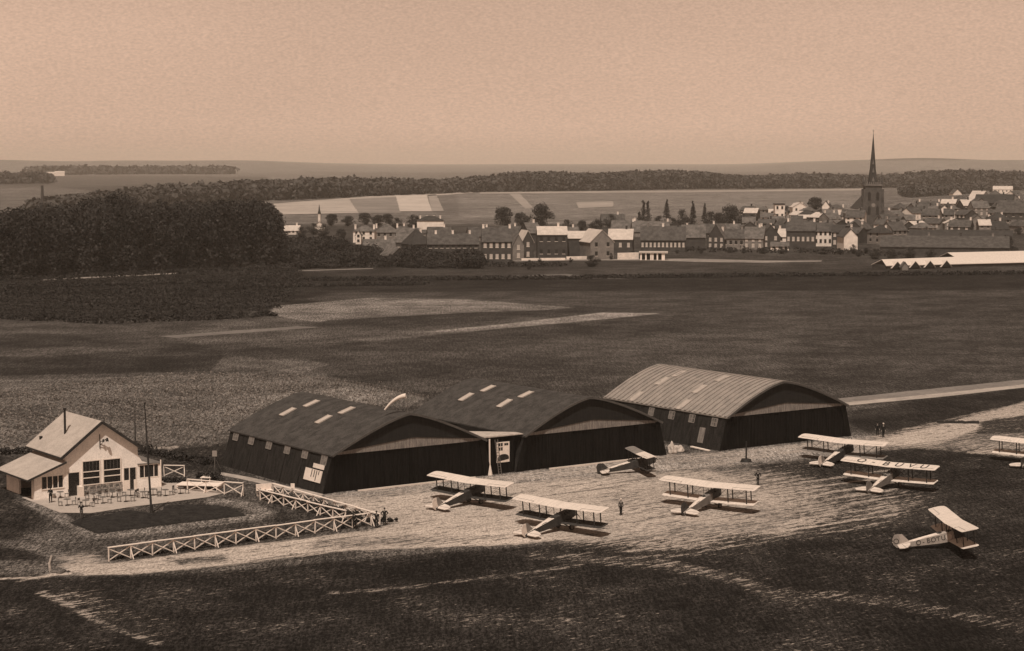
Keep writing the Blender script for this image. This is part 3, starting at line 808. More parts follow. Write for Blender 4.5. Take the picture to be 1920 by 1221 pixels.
b.tube([(8.55, -0.55, 6.0), (8.55, -0.55, 6.4)], [0.2, 0.1]); b.tube([(8.15, -0.35, 5.95), (8.15, -0.35, 6.25)], [0.14, 0.08]); b.build('wall_lamp', DARK, ch)
b = MB(); b.tube([(15.32, -0.1, 0), (15.32, -0.1, 3.2)], 0.07); b.build('corner_post', WHITE, ch)

# ------------------------------------------------------------------ white cross-braced fences
def fence(name, a, b_, label, bay=2.35, h=1.3, top=0.26, lean=0.0, m=None, cat='fence'):
    m = m or WHITE
    A = Vector((a[0], a[1], 0)); B = Vector((b_[0], b_[1], 0)); d = B - A; ln = d.length; d.normalize()
    root = empty(name, A, math.atan2(d.y, d.x), label, cat, 'white cross-braced fences')
    n = max(1, round(ln / bay)); st = ln / n
    for i in range(n + 1):
        p = MB(); p.bar((i * st, 0, 0), (i * st + random.uniform(-.05, .05), random.uniform(-.04, .04), h - 0.02), 0.10); 
        if i % 2: p.bar((i * st, 0.0, h * 0.75), (i * st + 0.05, -0.5, 0.0), 0.08)
        p.build('post', m, root)
    for i in range(n):
        x = MB(); x.bar((i * st + .06, 0.03, 0.12), ((i + 1) * st - .06, 0.03, h - 0.1), 0.05, 0.09); x.bar((i * st + .06, -0.03, h - 0.1), ((i + 1) * st - .06, -0.03, 0.12), 0.05, 0.09)
        x.build('cross_brace', m, root)
    t = MB()
    for i in range(0, n, 2):
        jig = 0.02 * ((i // 2) % 2); ja, jb = random.uniform(0, .07), random.uniform(0, .07)
        t.bar((i * st - 0.05, random.uniform(-.03, .03), h + .035 + ja + jig), (min((i + 2) * st, ln) + 0.03, random.uniform(-.03, .03), h + .035 + jb + jig), top, .07)
    t.build('top_rail', m, root)
    return root
F0, F1 = G(204, 1053), G(696, 986)
fence('fence', F0, F1, 'long white cross-braced fence in front of the clubhouse lawn')
fence('fence', G(488, 938), G(648, 978), 'white fence with dark plants along it, running back from the front fence corner', h=1.1)
fence('fence', G(512, 926), G(712, 984), 'pale cross-braced fence parallel to the side of the dark hangar', h=1.1)
fence('fence', G(352, 921), G(456, 930), 'short white cross-braced fence right of the terrace', h=1.35)
fence('fence', G(308, 893), G(346, 893), 'tiny white fence section behind the right wing of the clubhouse', h=1.25)
bb = empty('bench', G(487, 931), 0.4, 'white box bench at the far end of the plant-lined fence', 'bench')
b = MB(); b.box(-0.3, 1.5, -0.4, 0.4, 0.55, 0.68); b.build('seat', WHITE, bb)
b = MB(); b.box(-0.3, 1.5, 0.4, 0.48, 0.4, 1.35); b.build('backrest', WHITE, bb)
for q in (-0.25, 1.35):
    b = MB(); b.box(q, q + 0.1, -0.36, 0.38, 0, 0.549); b.build('leg', WHITE, bb)
# low platforms of white planks beside the terrace
for k, (px_, py_, wd, dp, lb) in enumerate([(375, 916, 5.0, 2.4, 'low white plank platform behind the short fence right of the terrace'), (388, 903, 1.3, 1.2, 'small white crate on the ground behind the plank platform')]):
    p = G(px_, py_); t = empty('platform' if k == 0 else 'crate', p, R(90 - AZ_U) - 0.75, lb, 'platform' if k == 0 else 'crate')
    b = MB()
    for q in range(8): b.box(-wd / 2, wd / 2, -dp / 2 + q * dp / 8, -dp / 2 + (q + 0.9) * dp / 8, 0.5, 0.56)
    b.build('deck', WHITE, t)
    for q in (-wd / 2 + .1, wd / 2 - .2):
        b = MB(); b.box(q, q + 0.1, -dp / 2 + .05, dp / 2 - .1, 0, 0.499); b.build('leg', WHITE, t)

# ------------------------------------------------------------------ foliage helpers
def leaf_cloud(cs, rs, n, size, flat=0.8, shell=0.45):
    """n leaf-sized quads in each ellipsoid clump; returns vertices, quads, tones"""
    cs = np.asarray(cs, float); rs = np.asarray(rs, float)
    if rs.ndim == 1: rs = np.stack([rs, rs, rs * flat], 1)
    m = len(cs)
    d = rng.normal(size=(m, n, 3)); d /= np.linalg.norm(d, axis=2, keepdims=True)
    rad = (shell + (1 - shell) * rng.random((m, n, 1)) ** 0.5) * (1 + 0.12 * rng.normal(size=(m, n, 1)))
    P = (cs[:, None] + d * rad * rs[:, None]).reshape(-1, 3)
    nrm = d.reshape(-1, 3) * 0.6 + rng.normal(size=P.shape) * 0.6 + np.array([0, 0, 0.35]); nrm /= np.linalg.norm(nrm, axis=1, keepdims=True)
    a = np.cross(nrm, rng.normal(size=P.shape)); a /= np.linalg.norm(a, axis=1, keepdims=True); b_ = np.cross(nrm, a)
    s = size * (0.6 + 0.8 * rng.random((len(P), 1)))
    a = a * s; b_ = b_ * s * 0.75
    Vt = np.stack([P - a, P - b_ * 0.9 + a * .1, P + a, P + b_], 1).reshape(-1, 3)
    Q = np.arange(len(P) * 4).reshape(-1, 4)
    tn = np.clip(np.repeat(rng.random(m), n) * 0.55 + rng.random(m * n) * 0.45, 0, 1)
    return Vt, Q, np.repeat(tn, 4)

LEAF = leaf_mat('tree_leaves', 0.042, 0.55)
LEAFD = leaf_mat('dense_wood_leaves', 0.026, 0.85)
LEAFC = leaf_mat('conifer_needles', 0.026, 0.5)
BARK = mat('bark', 0.06, 0.3, 2.0)

def make_tree(kind, h=12.0):
    r = random.Random(hash(kind) % 1000 if False else {'round': 1, 'round2': 2, 'poplar': 3, 'conifer': 4, 'bushy': 5}[kind])
    root = empty({'round': 'broadleaf_tree', 'round2': 'broadleaf_tree', 'poplar': 'poplar_tree', 'conifer': 'conifer_tree', 'bushy': 'bushy_tree'}[kind])
    cs, rs = [], []; t = MB()
    if kind in ('round', 'round2', 'bushy'):
        wv = {'round': 0.40, 'round2': 0.46, 'bushy': 0.5}[kind]
        base = {'round': 0.0, 'round2': 0.02, 'bushy': 0.0}[kind]
        t.tube([(0, 0, 0), (0.1, 0, h * 0.25), (0.0, 0.1, h * 0.5), (0.1, 0, h * 0.8)], [h * .03, h * .024, h * .018, h * .006])
        for k in range(34):
            a = r.uniform(0, 6.28); u = r.uniform(0, 1) ** 0.5; zz = r.uniform(-1, 1)
            rr = math.sqrt(max(0.05, 1 - zz * zz)) * u
            c = (math.cos(a) * rr * h * wv * 0.75, math.sin(a) * rr * h * wv * 0.75, h * (base + (1 - base) * (0.49 + 0.40 * zz)))
            cs.append(c); rs.append(h * r.uniform(0.11, 0.19))
            if k < 8: t.tube([(0, 0, h * 0.3), (c[0] * .5, c[1] * .5, (h * 0.35 + c[2]) / 2), c], [h * .012, h * .008, h * .003], 5)
        V_, Q_, tn = leaf_cloud(cs, rs, 85, h * 0.026)
    elif kind == 'poplar':
        t.tube([(0, 0, 0), (0, 0, h * .5), (0.05, 0, h * .95)], [h * .018, h * .012, h * .003])
        for k in range(22):
            zz = 0.10 + 0.85 * k / 21; w = 0.085 * math.sin(min(1, zz * 1.25 + 0.1) * math.pi * 0.85 + 0.25) + 0.02
            a = r.uniform(0, 6.28); cs.append((math.cos(a) * h * .025, math.sin(a) * h * .025, h * zz)); rs.append((h * w, h * w, h * 0.06))
        V_, Q_, tn = leaf_cloud(cs, np.array(rs), 60, h * 0.016)
    else:
        t.tube([(0, 0, 0), (0, 0, h * .97)], [h * .02, h * .003])
        for k in range(16):
            zz = 0.10 + 0.88 * k / 15; w = 0.17 * (1 - zz) + 0.015
            for q in range(5 if w > .05 else 2):
                a = r.uniform(0, 6.28); cs.append((math.cos(a) * h * w * .6, math.sin(a) * h * w * .6, h * zz)); rs.append((h * w * .55 + .1, h * w * .55 + .1, h * 0.035))
        V_, Q_, tn = leaf_cloud(cs, np.array(rs), 26, h * 0.018)
    t.build('trunk', BARK, root)
    npmesh('crown', V_, Q_, LEAFC if kind == 'conifer' else LEAF, tn, root)
    return root

# ------------------------------------------------------------------ terrace furniture
def make_table():
    t = empty('terrace_table')
    b = MB(); b.tube([(0, 0, .70), (0, 0, .74)], .40, 16); b.build('table_top', WOODM, t)
    b = MB(); b.tube([(0, 0, .03), (0, 0, .70)], .035, 8); b.build('pedestal', DARK, t)
    b = MB(); b.tube([(0, 0, 0), (0, 0, .03)], [.26, .2], 12); b.build('base', DARK, t)
    return t
def make_chair():
    t = empty('terrace_chair')
    b = MB(); b.box(-.21, .21, -.21, .21, .44, .48); b.build('seat', WOODM, t)
    b = MB(); b.box(-.2, .2, .19, .22, .62, .90)
    for q in (-.2, .17): b.box(q, q + .03, .191, .219, .48, .62)
    b.build('backrest', WOODM, t)
    for x in (-.19, .16):
        for y in (-.19, .16):
            b = MB(); b.box(x, x + .03, y, y + .03, 0, .44); b.build('leg', WOODD, t)
    return t
tbl, chr_ = make_table(), make_chair()
used = [0, 0]
TB = [((113, 934), 'terrace table nearest the bottom left corner of the terrace', 'left end'), ((126, 948), 'terrace table at the front left edge of the terrace', 'front left edge'),
      ((161, 950), 'terrace table just behind the person on the path', 'path edge'), ((176, 936), 'terrace table in front of the dark left door', 'dark door'),
      ((193, 944), 'terrace table in the front row below the left big window', 'left big window'), ((211, 933), 'terrace table below the gap between the two big windows', 'two big windows'),
      ((236, 941), 'front row terrace table below the right big window', 'right big window'), ((245, 930), 'terrace table before the clubhouse right door', 'right door'),
      ((268, 934), 'terrace table left of the tall flagpole', 'flagpole left'), ((287, 929), 'terrace table right of the tall flagpole', 'flagpole right'),
      ((310, 930), 'terrace table in front of the right wing corner', 'right wing'), ((338, 926), 'terrace table at the right end of the terrace by the short fence', 'short fence')]
for i, ((x, y), lb, near_) in enumerate(TB):
    o = tbl if i == 0 else copy_tree(tbl)
    o.location = G(x, y, 0.04); o['label'] = lb; o['category'] = 'table'; o['group'] = 'small tables on the terrace'
    for k, an in enumerate((1.57 + 0.5 * math.sin(i * 2.1), -1.57 + 0.6 * math.sin(i * 1.3 + 1))):
        c = chr_ if (i == 0 and k == 0) else copy_tree(chr_)
        c.location = Vector(o.location) + Vector((math.sin(an) * -0.75, math.cos(an) * 0.75, 0)); c.rotation_euler = (0, 0, an)
        side = 'left' if c.location.x < o.location.x else 'right'
        c['label'] = 'small wooden chair on the %s side of the table by the %s' % (side, near_); c['category'] = 'chair'; c['group'] = 'chairs on the terrace'
for k in range(6):
    c = copy_tree(chr_); M = frame((OH.x, OH.y)); p = M @ Vector((5.9 + k * 0.78, -0.55, 0.04)); c.location = p; c.rotation_euler = (0, 0, R(90 - AZ_U))
    c['label'] = ('%s of six chairs from the left along the wall under the big windows' % ORD[k]); c['category'] = 'chair'; c['group'] = 'chairs against the clubhouse wall'

# ------------------------------------------------------------------ masts, posts, small things
def flagpole(name, p, h, r0, label, tilt=(0, 0), cat='pole'):
    t = empty(name, p, 0, label, cat)
    b = MB(); b.tube([(0, 0, 0), (tilt[0] * .5, tilt[1] * .5, h * .5), (tilt[0], tilt[1], h)], [r0, r0 * .8, r0 * .45], 10); b.build('pole', WOODD, t)
    b = MB(); b.tube([(tilt[0], tilt[1], h), (tilt[0], tilt[1], h + .12)], r0 * .9, 10); b.build('cap', DARK, t)
    return t
fp = flagpole('flagpole', G(284, 962), 11.9, 0.13, 'tall dark flagpole standing in the lawn in front of the clubhouse', (-0.55, 0))
b = MB(); b.tube([(0, 0, 0), (0, 0, 0.9)], [0.2, 0.16], 10); b.build('foot', WOODD, fp)
flagpole('telegraph_pole', G(254, 842), 4.9, 0.10, 'thin dark pole behind the right roof edge of the clubhouse', cat='pole')
t = empty('signboard', G(549, 937), 0, 'small pale square sign on a thin post before the dark hangar side wall', 'sign')
b = MB(); b.tube([(0, 0, 0), (0, 0, 1.6)], .035); b.build('post', WOODM, t)
b = MB(); b.box(-.22, .22, -.04, 0, 1.3, 1.85); b.build('board', WHITE, t)
t = empty('signboard', G(403, 892), 0, 'tall stayed post with a pale board at the back corner of the left hangar', 'sign')
b = MB(); b.tube([(0, 0, 0), (0, 0, 2.4)], .05); b.build('post', WOODM, t)
b = MB(); b.box(-.28, .28, -.07, -.02, 2.35, 3.05); b.build('board', mat('dull_board', .25, .1), t)
for q in (-1.2, 1.0):
    b = MB(); b.tube([(0, 0, 2.3), (q, 0.3, 0)], .015, 4); b.build('stay_wire', WOODM, t)
t = empty('signal_post', G(1399, 866), 0, 'short dark signal post on a round base before the right hangar', 'post')
b = MB(); b.tube([(0, 0, 0.3), (0, 0, 2.6)], [.11, .09]); b.build('post', DARK, t)
b = MB(); b.tube([(0, 0, 0), (0, 0, .35), (0, 0, .42)], [.75, .6, .2], 14); b.build('base', DARK, t)
t = empty('marker_post', G(95, 1073), 0, 'leaning white marker post on a small rubble heap by the track, far left', 'post')
b = MB(); b.bar((0, 0, 0), (-0.12, 0, .9), .2); b.bar((-.1, 0, .85), (.1, 0, 1.55), .16); b.build('post', mat('worn_white', .36, .35, 4), t)
b = MB()
for k in range(16):
    a = random.uniform(0, 6.28); r = random.uniform(0.1, 1.3); s = random.uniform(.12, .3)
    c = Vector((math.cos(a) * r + .4, math.sin(a) * r * .7, s * .4)); b.tube([c - Vector((s, 0, 0)), c, c + Vector((s, 0.1, 0))], [s * .3, s * .8, s * .25], 6)
b.build('rubble', mat('rubble_pieces', .10, .7, 3), t)
# crumpled sheets and a plank between the hangars
SHEETM = mat('crumpled_sheet', .40, .25, 2)
def bundle(name, p, sx_, sy_, sz_, seed, label, m=SHEETM):
    bm = bmesh.new(); bmesh.ops.create_icosphere(bm, subdivisions=4, radius=1)
    for v in bm.verts:
        q = v.co.copy(); n_ = mnoise.noise(q * 1.6 + Vector((seed, 0, 0))) * .35 + mnoise.noise(q * 4 + Vector((seed, 3, 0))) * .12
        v.co = Vector((q.x * sx_, q.y * sy_, max(0, q.z * 0.8 + .25) * sz_)) * (1 + n_)
        v.co.z = max(v.co.z, 0.0)
    me = bpy.data.meshes.new(name); bm.to_mesh(me); bm.free(); me.materials.append(m)
    me.polygons.foreach_set('use_smooth', [True] * len(me.polygons))
    o = bpy.data.objects.new(name, me); COL.objects.link(o); o.location = p; return tag(o, label, 'tarpaulin')
bundle('tarpaulin', G(1260, 850), .6, .5, 1.25, 1, 'tall crumpled white sheet heaped beside the middle hangar corner')
bundle('tarpaulin', G(1272, 847), .7, .5, .8, 5, 'lower crumpled white sheet heaped left of the iron roofed hangar')
bundle('tarpaulin', G(1563, 818), .3, .3, .7, 9, 'small pale bundle on the ground behind the high wing tip', CANVASM)
b = MB(); pa, pb = G(1296, 841), G(1330, 847); b.bar((pa.x, pa.y, .25), (pb.x, pb.y, .12), .4, .14); tag(b.build('plank', WHITE), 'long white plank lying at the foot of the iron roofed hangar', 'plank')
for (px_, py_, lb) in [(1276, 845, 'first'), ]:
    pass
b = MB()
for k in range(26):
    x = k * 0.23; b.box(x, x + .2, -.35 + random.uniform(-.05, .05), .35 + random.uniform(-.05, .05), 0, .32 + random.uniform(-.08, .08))
o = b.build('sleeper_stack', WOODD); pA = G(1757, 793); o.location = pA; o.rotation_euler = (0, 0, R(-6)); tag(o, 'long low dark row of timber lying on the pale ground at upper right', 'timber')

# ------------------------------------------------------------------ people
def skin_obj(name, V_, E_, Rr, m, parent, root=0, sub=1):
    me = bpy.data.meshes.new(name); me.from_pydata([tuple(v) for v in V_], E_, [])
    o = bpy.data.objects.new(name, me); COL.objects.link(o); me.materials.append(m)
    md = o.modifiers.new('skin', 'SKIN'); md.use_smooth_shade = True
    for i, v in enumerate(me.skin_vertices[0].data):
        r = Rr[i]; v.radius = (r, r) if not isinstance(r, tuple) else r; v.use_root = (i == root)
    sb = o.modifiers.new('sub', 'SUBSURF'); sb.levels = sub; sb.render_levels = sub
    bpy.context.view_layer.update()
    dg = bpy.context.evaluated_depsgraph_get()
    nm = bpy.data.meshes.new_from_object(o.evaluated_get(dg)); nm.name = name
    o.modifiers.clear(); o.data = nm; nm.polygons.foreach_set('use_smooth', [True] * len(nm.polygons)); o.parent = parent
    return o

def person(p, face, label, coat=CLOTHD, trou=CLOTHD, arms='down', hat='cap', step=0.1, lean=0.0, hatm=CLOTHD, scale=1.0):
    root = empty('person', p, face, label, 'person')
    root.scale = (scale,) * 3
    ln_ = lean
    J = {'pel': (0, 0, .95), 'wai': (0, ln_ * .1, 1.12), 'chest': (0, ln_ * .25, 1.34), 'neck': (0, ln_ * .35, 1.50), 'headb': (0, ln_ * .38 + .01, 1.57), 'head': (0, ln_ * .4 + .02, 1.68)}
    sh = {s: Vector((s * .19, ln_ * .28, 1.43)) for s in (-1, 1)}
    hip = {s: Vector((s * .09, 0, .90)) for s in (-1, 1)}
    knee = {s: Vector((s * .10, s * step * .6 + .03, .49)) for s in (-1, 1)}
    ank = {s: Vector((s * .10, s * step - .02, .08)) for s in (-1, 1)}
    toe = {s: ank[s] + Vector((s * .02, .17, -.045)) for s in (-1, 1)}
    el, wr = {}, {}
    for s in (-1, 1):
        md = arms if isinstance(arms, str) else arms[0 if s < 0 else 1]
        if md == 'down': el[s] = sh[s] + Vector((s * .06, -.02, -.28)); wr[s] = el[s] + Vector((s * .01, .06, -.25))
        elif md == 'akimbo': el[s] = sh[s] + Vector((s * .20, -.06, -.22)); wr[s] = Vector((s * .17, .06, 1.03))
        elif md == 'point': el[s] = sh[s] + Vector((s * .24, .08, .08)); wr[s] = el[s] + Vector((s * .22, .06, .13))
        else: el[s] = sh[s] + Vector((s * .07, .12, -.25)); wr[s] = el[s] + Vector((-s * .10, .22, .02))
    names = list(J); V_ = [Vector(J[k]) for k in names]; E_ = [(0, 1), (1, 2), (2, 3), (3, 4), (4, 5)]; Rr = [(.13, .10), (.12, .09), (.15, .10), .055, .07, .085]
    def ext(i, pts, rs):
        for q, r in zip(pts, rs):
            V_.append(Vector(q)); Rr.append(r); E_.append((i, len(V_) - 1)); i = len(V_) - 1
        return i
    for s in (-1, 1):
        ext(0, [hip[s], knee[s], ank[s], toe[s]], [.085, .055, .040, .035])
        w_ = ext(2, [sh[s], el[s], wr[s]], [.06, .042, .03])
        d = (wr[s] - el[s]).normalized(); palm = wr[s] + d * .06
        pi = ext(w_, [palm], [.036])
        sd = d.cross(Vector((0, 1, 0))).normalized() if abs(d.y) < .9 else Vector((1, 0, 0))
        for f_, (off, l_) in enumerate([(-.027, .07), (-.009, .085), (.009, .08), (.026, .06)]):
            ext(pi, [palm + sd * off + d * .035, palm + sd * off + d * (.035 + l_ * .6) + Vector((0, .01, 0)), palm + sd * off + d * (.035 + l_) + Vector((0, .025, 0))], [.009, .008, .007])
        ext(w_, [wr[s] + d * .03 + Vector((-s * .035, .02, 0)), wr[s] + d * .075 + Vector((-s * .05, .045, 0))], [.012, .009])
    body = skin_obj('body', V_, E_, Rr, SKIN, root)
    hd = Vector(J['head'])
    b = MB(); b.add([hd + Vector(q) for q in ((-.014, .085, -.03), (.014, .085, -.03), (0, .115, -.035), (0, .082, .02))], [(0, 1, 2), (1, 3, 2), (3, 0, 2)]); b.build('nose', SKIN, root)
    b = MB()
    for s in (-1, 1): b.box(hd.x + s * .032 - .011, hd.x + s * .032 + .011, hd.y + .078, hd.y + .088, hd.z + .008, hd.z + .02)
    b.build('eyes', CLOTHD, root)
    b = MB()
    for s in (-1, 1): b.tube([hd + Vector((s * .078, 0, -.03)), hd + Vector((s * .094, -.01, .02))], [.014, .018], 6)
    b.build('ears', SKIN, root)
    b = MB(); b.box(hd.x - .024, hd.x + .024, hd.y + .075, hd.y + .083, hd.z - .055, hd.z - .047); b.build('mouth', CLOTHM, root)
    # clothes
    cv = [Vector((0, 0, .80)), Vector((0, 0, .97)), Vector(J['wai']), Vector(J['chest']), Vector((0, ln_ * .33, 1.47))]
    ce = [(0, 1), (1, 2), (2, 3), (3, 4)]; cr = [(.17, .13), (.16, .125), (.15, .12), (.185, .13), .075]
    for s in (-1, 1):
        for q, r in ((sh[s], .082), (el[s], .060), (wr[s] - (wr[s] - el[s]) * .06, .046)):
            cv.append(Vector(q)); cr.append(r); ce.append((3 if q is sh[s] else len(cv) - 2, len(cv) - 1))
    skin_obj('jacket', cv, ce, cr, coat, root)
    tv = [Vector(J['pel'])]; te = []; tr = [(.145, .115)]
    for s in (-1, 1):
        i = 0
        for q, r in ((hip[s], .10), (knee[s], .072), (ank[s] + Vector((0, 0, .03)), .060)):
            tv.append(Vector(q)); tr.append(r); te.append((i, len(tv) - 1)); i = len(tv) - 1
    skin_obj('trousers', tv, te, tr, trou, root)
    for s in (-1, 1):
        b = MB(); a_ = ank[s]; b.tube([a_ + Vector((0, -.07, -.04)), a_ + Vector((0, .02, -.02)), a_ + Vector((s * .02, .19, -.05))], [.045, .055, .038], 8); b.build('shoe', CLOTHD, root, True)
    b = MB()
    if hat == 'hat':
        b.tube([hd + Vector((0, 0, .045)), hd + Vector((0, 0, .06))], [.15, .15], 14); b.tube([hd + Vector((0, 0, .06)), hd + Vector((0, 0, .15))], [.10, .085], 14)
    else:
        b.tube([hd + Vector((0, -.01, .03)), hd + Vector((0, -.01, .09)), hd + Vector((0, 0, .12))], [.10, .105, .06], 12)
        if hat == 'cap': b.tube([hd + Vector((0, .05, .04)), hd + Vector((0, .13, .03))], [.07, .05], 8)
    b.build('hat' if hat != 'hair' else 'hair', hatm, root, True)
    return root

person(G(1164, 966), R(200), 'lone person in mid-grey clothes standing on the pale apron between aeroplanes', CLOTHM, CLOTHD, hat='hat', hatm=PALE)
person(G(665, 992), R(150), 'person in dark suit standing against the front fence, left of the corner pair', hat='cap', arms=('akimbo', 'down'))
person(G(706, 990), R(190), 'person in dark clothes at the fence corner pointing to the left', arms=('down', 'point'), lean=.05)
person(G(721, 984), R(10), 'person in black coat standing at the fence corner, hands on hips, rightmost there', arms='akimbo', hat='cap')
person(G(1645, 817), R(170), 'person in black on the pale ground right of the far hangar, left of two', scale=1.05)
person(G(1656, 820), R(190), 'person with pale cap on the pale ground right of the far hangar, right of two', hatm=PALE, scale=1.1)
person(G(1421, 910), R(185), 'person in black coat standing just behind a white upper wing tip', arms='akimbo', hat='hair')
person(G(95, 943), R(180), 'person in black with a white shirt front standing before the left window of the clubhouse', arms='fold')
person(G(153, 973), R(25), 'person in dark jacket and paler trousers on the path below the terrace', CLOTHD, CLOTHM, arms='fold', lean=.3)
# people sitting among the plants along the side fence
# ------------------------------------------------------------------ plants and hedges near the clubhouse
def hedge(a, b_, n, r, label, name='flower_bed'):
    cs = [tuple(Vector(a).lerp(Vector(b_), (k + random.uniform(-.3, .3)) / n) + Vector((random.uniform(-.25, .25), random.uniform(-.25, .25), r * random.uniform(.5, 1.1)))) for k in range(n)]
    V_, Q_, tn = leaf_cloud(cs, [r * random.uniform(.6, 1.2) for _ in cs], 60, 0.11)
    return tag(npmesh(name, V_, Q_, LEAFD, tn), label, 'plants')
hedge(G(490, 932), G(690, 977), 60, .55, 'row of dark plants growing along the side fence')
hedge(G(640, 978), G(745, 979), 20, .28, 'low dark plants around the fence corner where people stand')
hedge(G(308, 905), G(345, 905), 12, .42, 'dark bushes beside the right wing of the clubhouse', 'bushes')
hedge(G(374, 896), G(384, 894), 4, .45, 'small dark bush behind the plank platform', 'bush')
hedge(G(394, 903), G(413, 903), 8, .8, 'large dark bush at the back corner of the hangar side path', 'bush')
hedge(G(205, 1050), G(690, 982), 60, .16, 'low dark weeds growing along the foot of the long front fence', 'weeds')
hedge(G(165, 785 + 60), G(195, 842), 6, .7, 'dark bush behind the clubhouse roof ridge', 'bush')

# ------------------------------------------------------------------ biplanes
DOPE = mat('doped_linen', 0.52, 0.13, 1.0, stretch=(3.5, .5, 1))
DOPE_SHADE = mat('dark_shaded_linen', 0.035, 0.3, 2.0)  # linen darkened for shade under the upper wing; also dark fuselage sides
DOPED = mat('doped_linen_grey', 0.16, 0.2, 2.0)
COWL = mat('cowling_dark', 0.03, 0.3, 2.0, rough=0.5)
LETTER = mat('black_lettering', 0.03, 0.2, 3.0)
def wing_mesh(b, span, chord, z, yc, dih=0.03, gap=0.0, taper=0.25, th=0.11, x0=0.0, halves=(-1, 1)):
    prof = [(0.5, 0.0), (0.44, .35), (0.25, .5), (-.1, .42), (-.5, 0.02)]
    for s in halves:
        st = [(x0, 1), (span * .30, 1), (span * .45, 1), (span * .485, .93), (span * .5, .74)]
        vs_ = []; k = len(prof) * 2 - 2
        for (x, c) in st:
            zz = z + abs(x) * dih
            sh_ = -(1 - c) * chord * taper
            up = [(s * x, yc + sh_ + q[0] * chord * c, zz + q[1] * th) for q in prof]
            lo = [(s * x, yc + sh_ + q[0] * chord * c, zz - q[1] * th * .25) for q in prof[1:-1]][::-1]
            vs_ += up + lo
        n = len(prof) + len(prof) - 2; fs_ = []
        for i in range(len(st) - 1):
            for j in range(n): fs_.append((i*n+j, i*n+(j+1)%n, (i+1)*n+(j+1)%n, (i+1)*n+j))
        fs_ += [tuple(range(n)), tuple(range((len(st)-1)*n, len(st)*n))]
        b.add(vs_, fs_)
def biplane(p, heading, label, span=12.0, fin=DOPED, rudder=DOPED, reg=None, fusereg=None, side=DRAB_SHADE, seed=0, pitch=11.5, upper_far=None, scale=1.0, lowspan=None, discs=False, dih=0.03, chord=1.8, lowm=None):
    root = empty('biplane', p, R(-heading), label, 'aeroplane', 'biplanes parked on the airfield')
    root.scale = (scale,) * 3
    T = Matrix.Translation((0, .7, .36)) @ Matrix.Rotation(R(pitch), 4, 'X') @ Matrix.Translation((0, -.7, -.36))
    def mk(b, name, m, parent=root, smooth=False): return b.xf(T).build(name, m, parent, smooth)
    lowspan = lowspan or span * .96; ch_, zu, zl, yu, yl = chord, 2.75, 1.08, .48, .32
    b = MB(); wing_mesh(b, span, ch_, zu, yu, dih)
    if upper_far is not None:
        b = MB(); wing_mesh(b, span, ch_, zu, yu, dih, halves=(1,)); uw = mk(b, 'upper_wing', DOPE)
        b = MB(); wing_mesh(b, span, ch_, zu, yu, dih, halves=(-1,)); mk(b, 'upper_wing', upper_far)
    else: uw = mk(b, 'upper_wing', DOPE)
    b = MB(); wing_mesh(b, lowspan, ch_ * .95, zl, yl, dih, x0=.45); mk(b, 'lower_wing', lowm or DOPE)  # lowm: the upper wing's shade painted into the lower wing's colour
    # aileron gaps as thin dark strips on the wings
    b = MB()
    for s in (-1, 1):
        xa, xb = span * .27, span * .47
        b.bar((s * xa, yu - .42, zu + .052 + xa * dih), (s * xb, yu - .42, zu + .052 + xb * dih), .025, .012)
        b.bar((s * xa, yu - .87, zu + .02 + xa * dih), (s * xa, yu - .42, zu + .054 + xa * dih), .025, .012)
    mk(b, 'aileron_gap', WOODM, uw)
    # fuselage: shade is painted into the side colour, and partly into the dark cowling
    st = [(2.35, .24, 1.20, 1.66), (2.2, .36, 1.02, 1.80), (1.2, .42, .96, 1.92), (.2, .42, .94, 1.95), (-1.2, .40, .98, 1.93), (-3.2, .24, 1.14, 1.80), (-5.4, .07, 1.36, 1.62)]
    def fus(sel, inset=0.0):
        vs_ = []
        for (y, w, z0, z1) in sel: vs_ += [(-w, y, z0), (w, y, z0), (w, y, z1 - .06), (w * .6, y, z1), (-w * .6, y, z1), (-w, y, z1 - .06)]
        n = 6; fs_ = [(i*n+j, i*n+(j+1)%n, (i+1)*n+(j+1)%n, (i+1)*n+j) for i in range(len(sel)-1) for j in range(n)]
        return vs_, fs_ + [tuple(range(n)), tuple(range((len(sel)-1)*n, len(sel)*n))]
    b = MB(); b.add(*fus(st[:4])); nose = mk(b, 'cowling', COWL)
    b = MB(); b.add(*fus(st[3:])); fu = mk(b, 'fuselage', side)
    b = MB()
    vs_ = []
    for (y, w, z0, z1) in st[4:]: vs_ += [(-w * .98, y, z1 - .045), (0, y, z1 + .10), (w * .98, y, z1 - .045)]
    b.add(vs_, [(0, 1, 4, 3), (1, 2, 5, 4), (3, 4, 7, 6), (4, 5, 8, 7), (0, 2, 1), (6, 7, 8), (0, 3, 5, 2), (3, 6, 8, 5)]); mk(b, 'top_decking', DOPE, fu)
    for y in (-.15, -1.15):
        b = MB(); b.tube([(0, y, 1.90), (0, y, 2.02)], [.30, .27], 12); mk(b, 'cockpit_rim', DARK, fu)
    b = MB(); b.tube([(0, 2.3, 1.43), (0, 2.62, 1.43)], [.16, .07], 10); mk(b, 'spinner', COWL)
    b = MB(); a = R(35 + seed * 47)
    for s in (0, math.pi):
        dx, dz = math.cos(a + s), math.sin(a + s)
        b.add([(0, 2.5, 1.43), (dx * .5 - dz * .1, 2.46, 1.43 + dz * .5 + dx * .1), (dx * 1.25, 2.5, 1.43 + dz * 1.25), (dx * .5 + dz * .1, 2.54, 1.43 + dz * .5 - dx * .1), (dx * .6, 2.58, 1.43 + dz * .6)],
              [(0, 1, 4), (1, 2, 4), (0, 4, 3), (4, 2, 3), (0, 3, 2, 1)])
    mk(b, 'propeller', WOODM)
    b = MB()
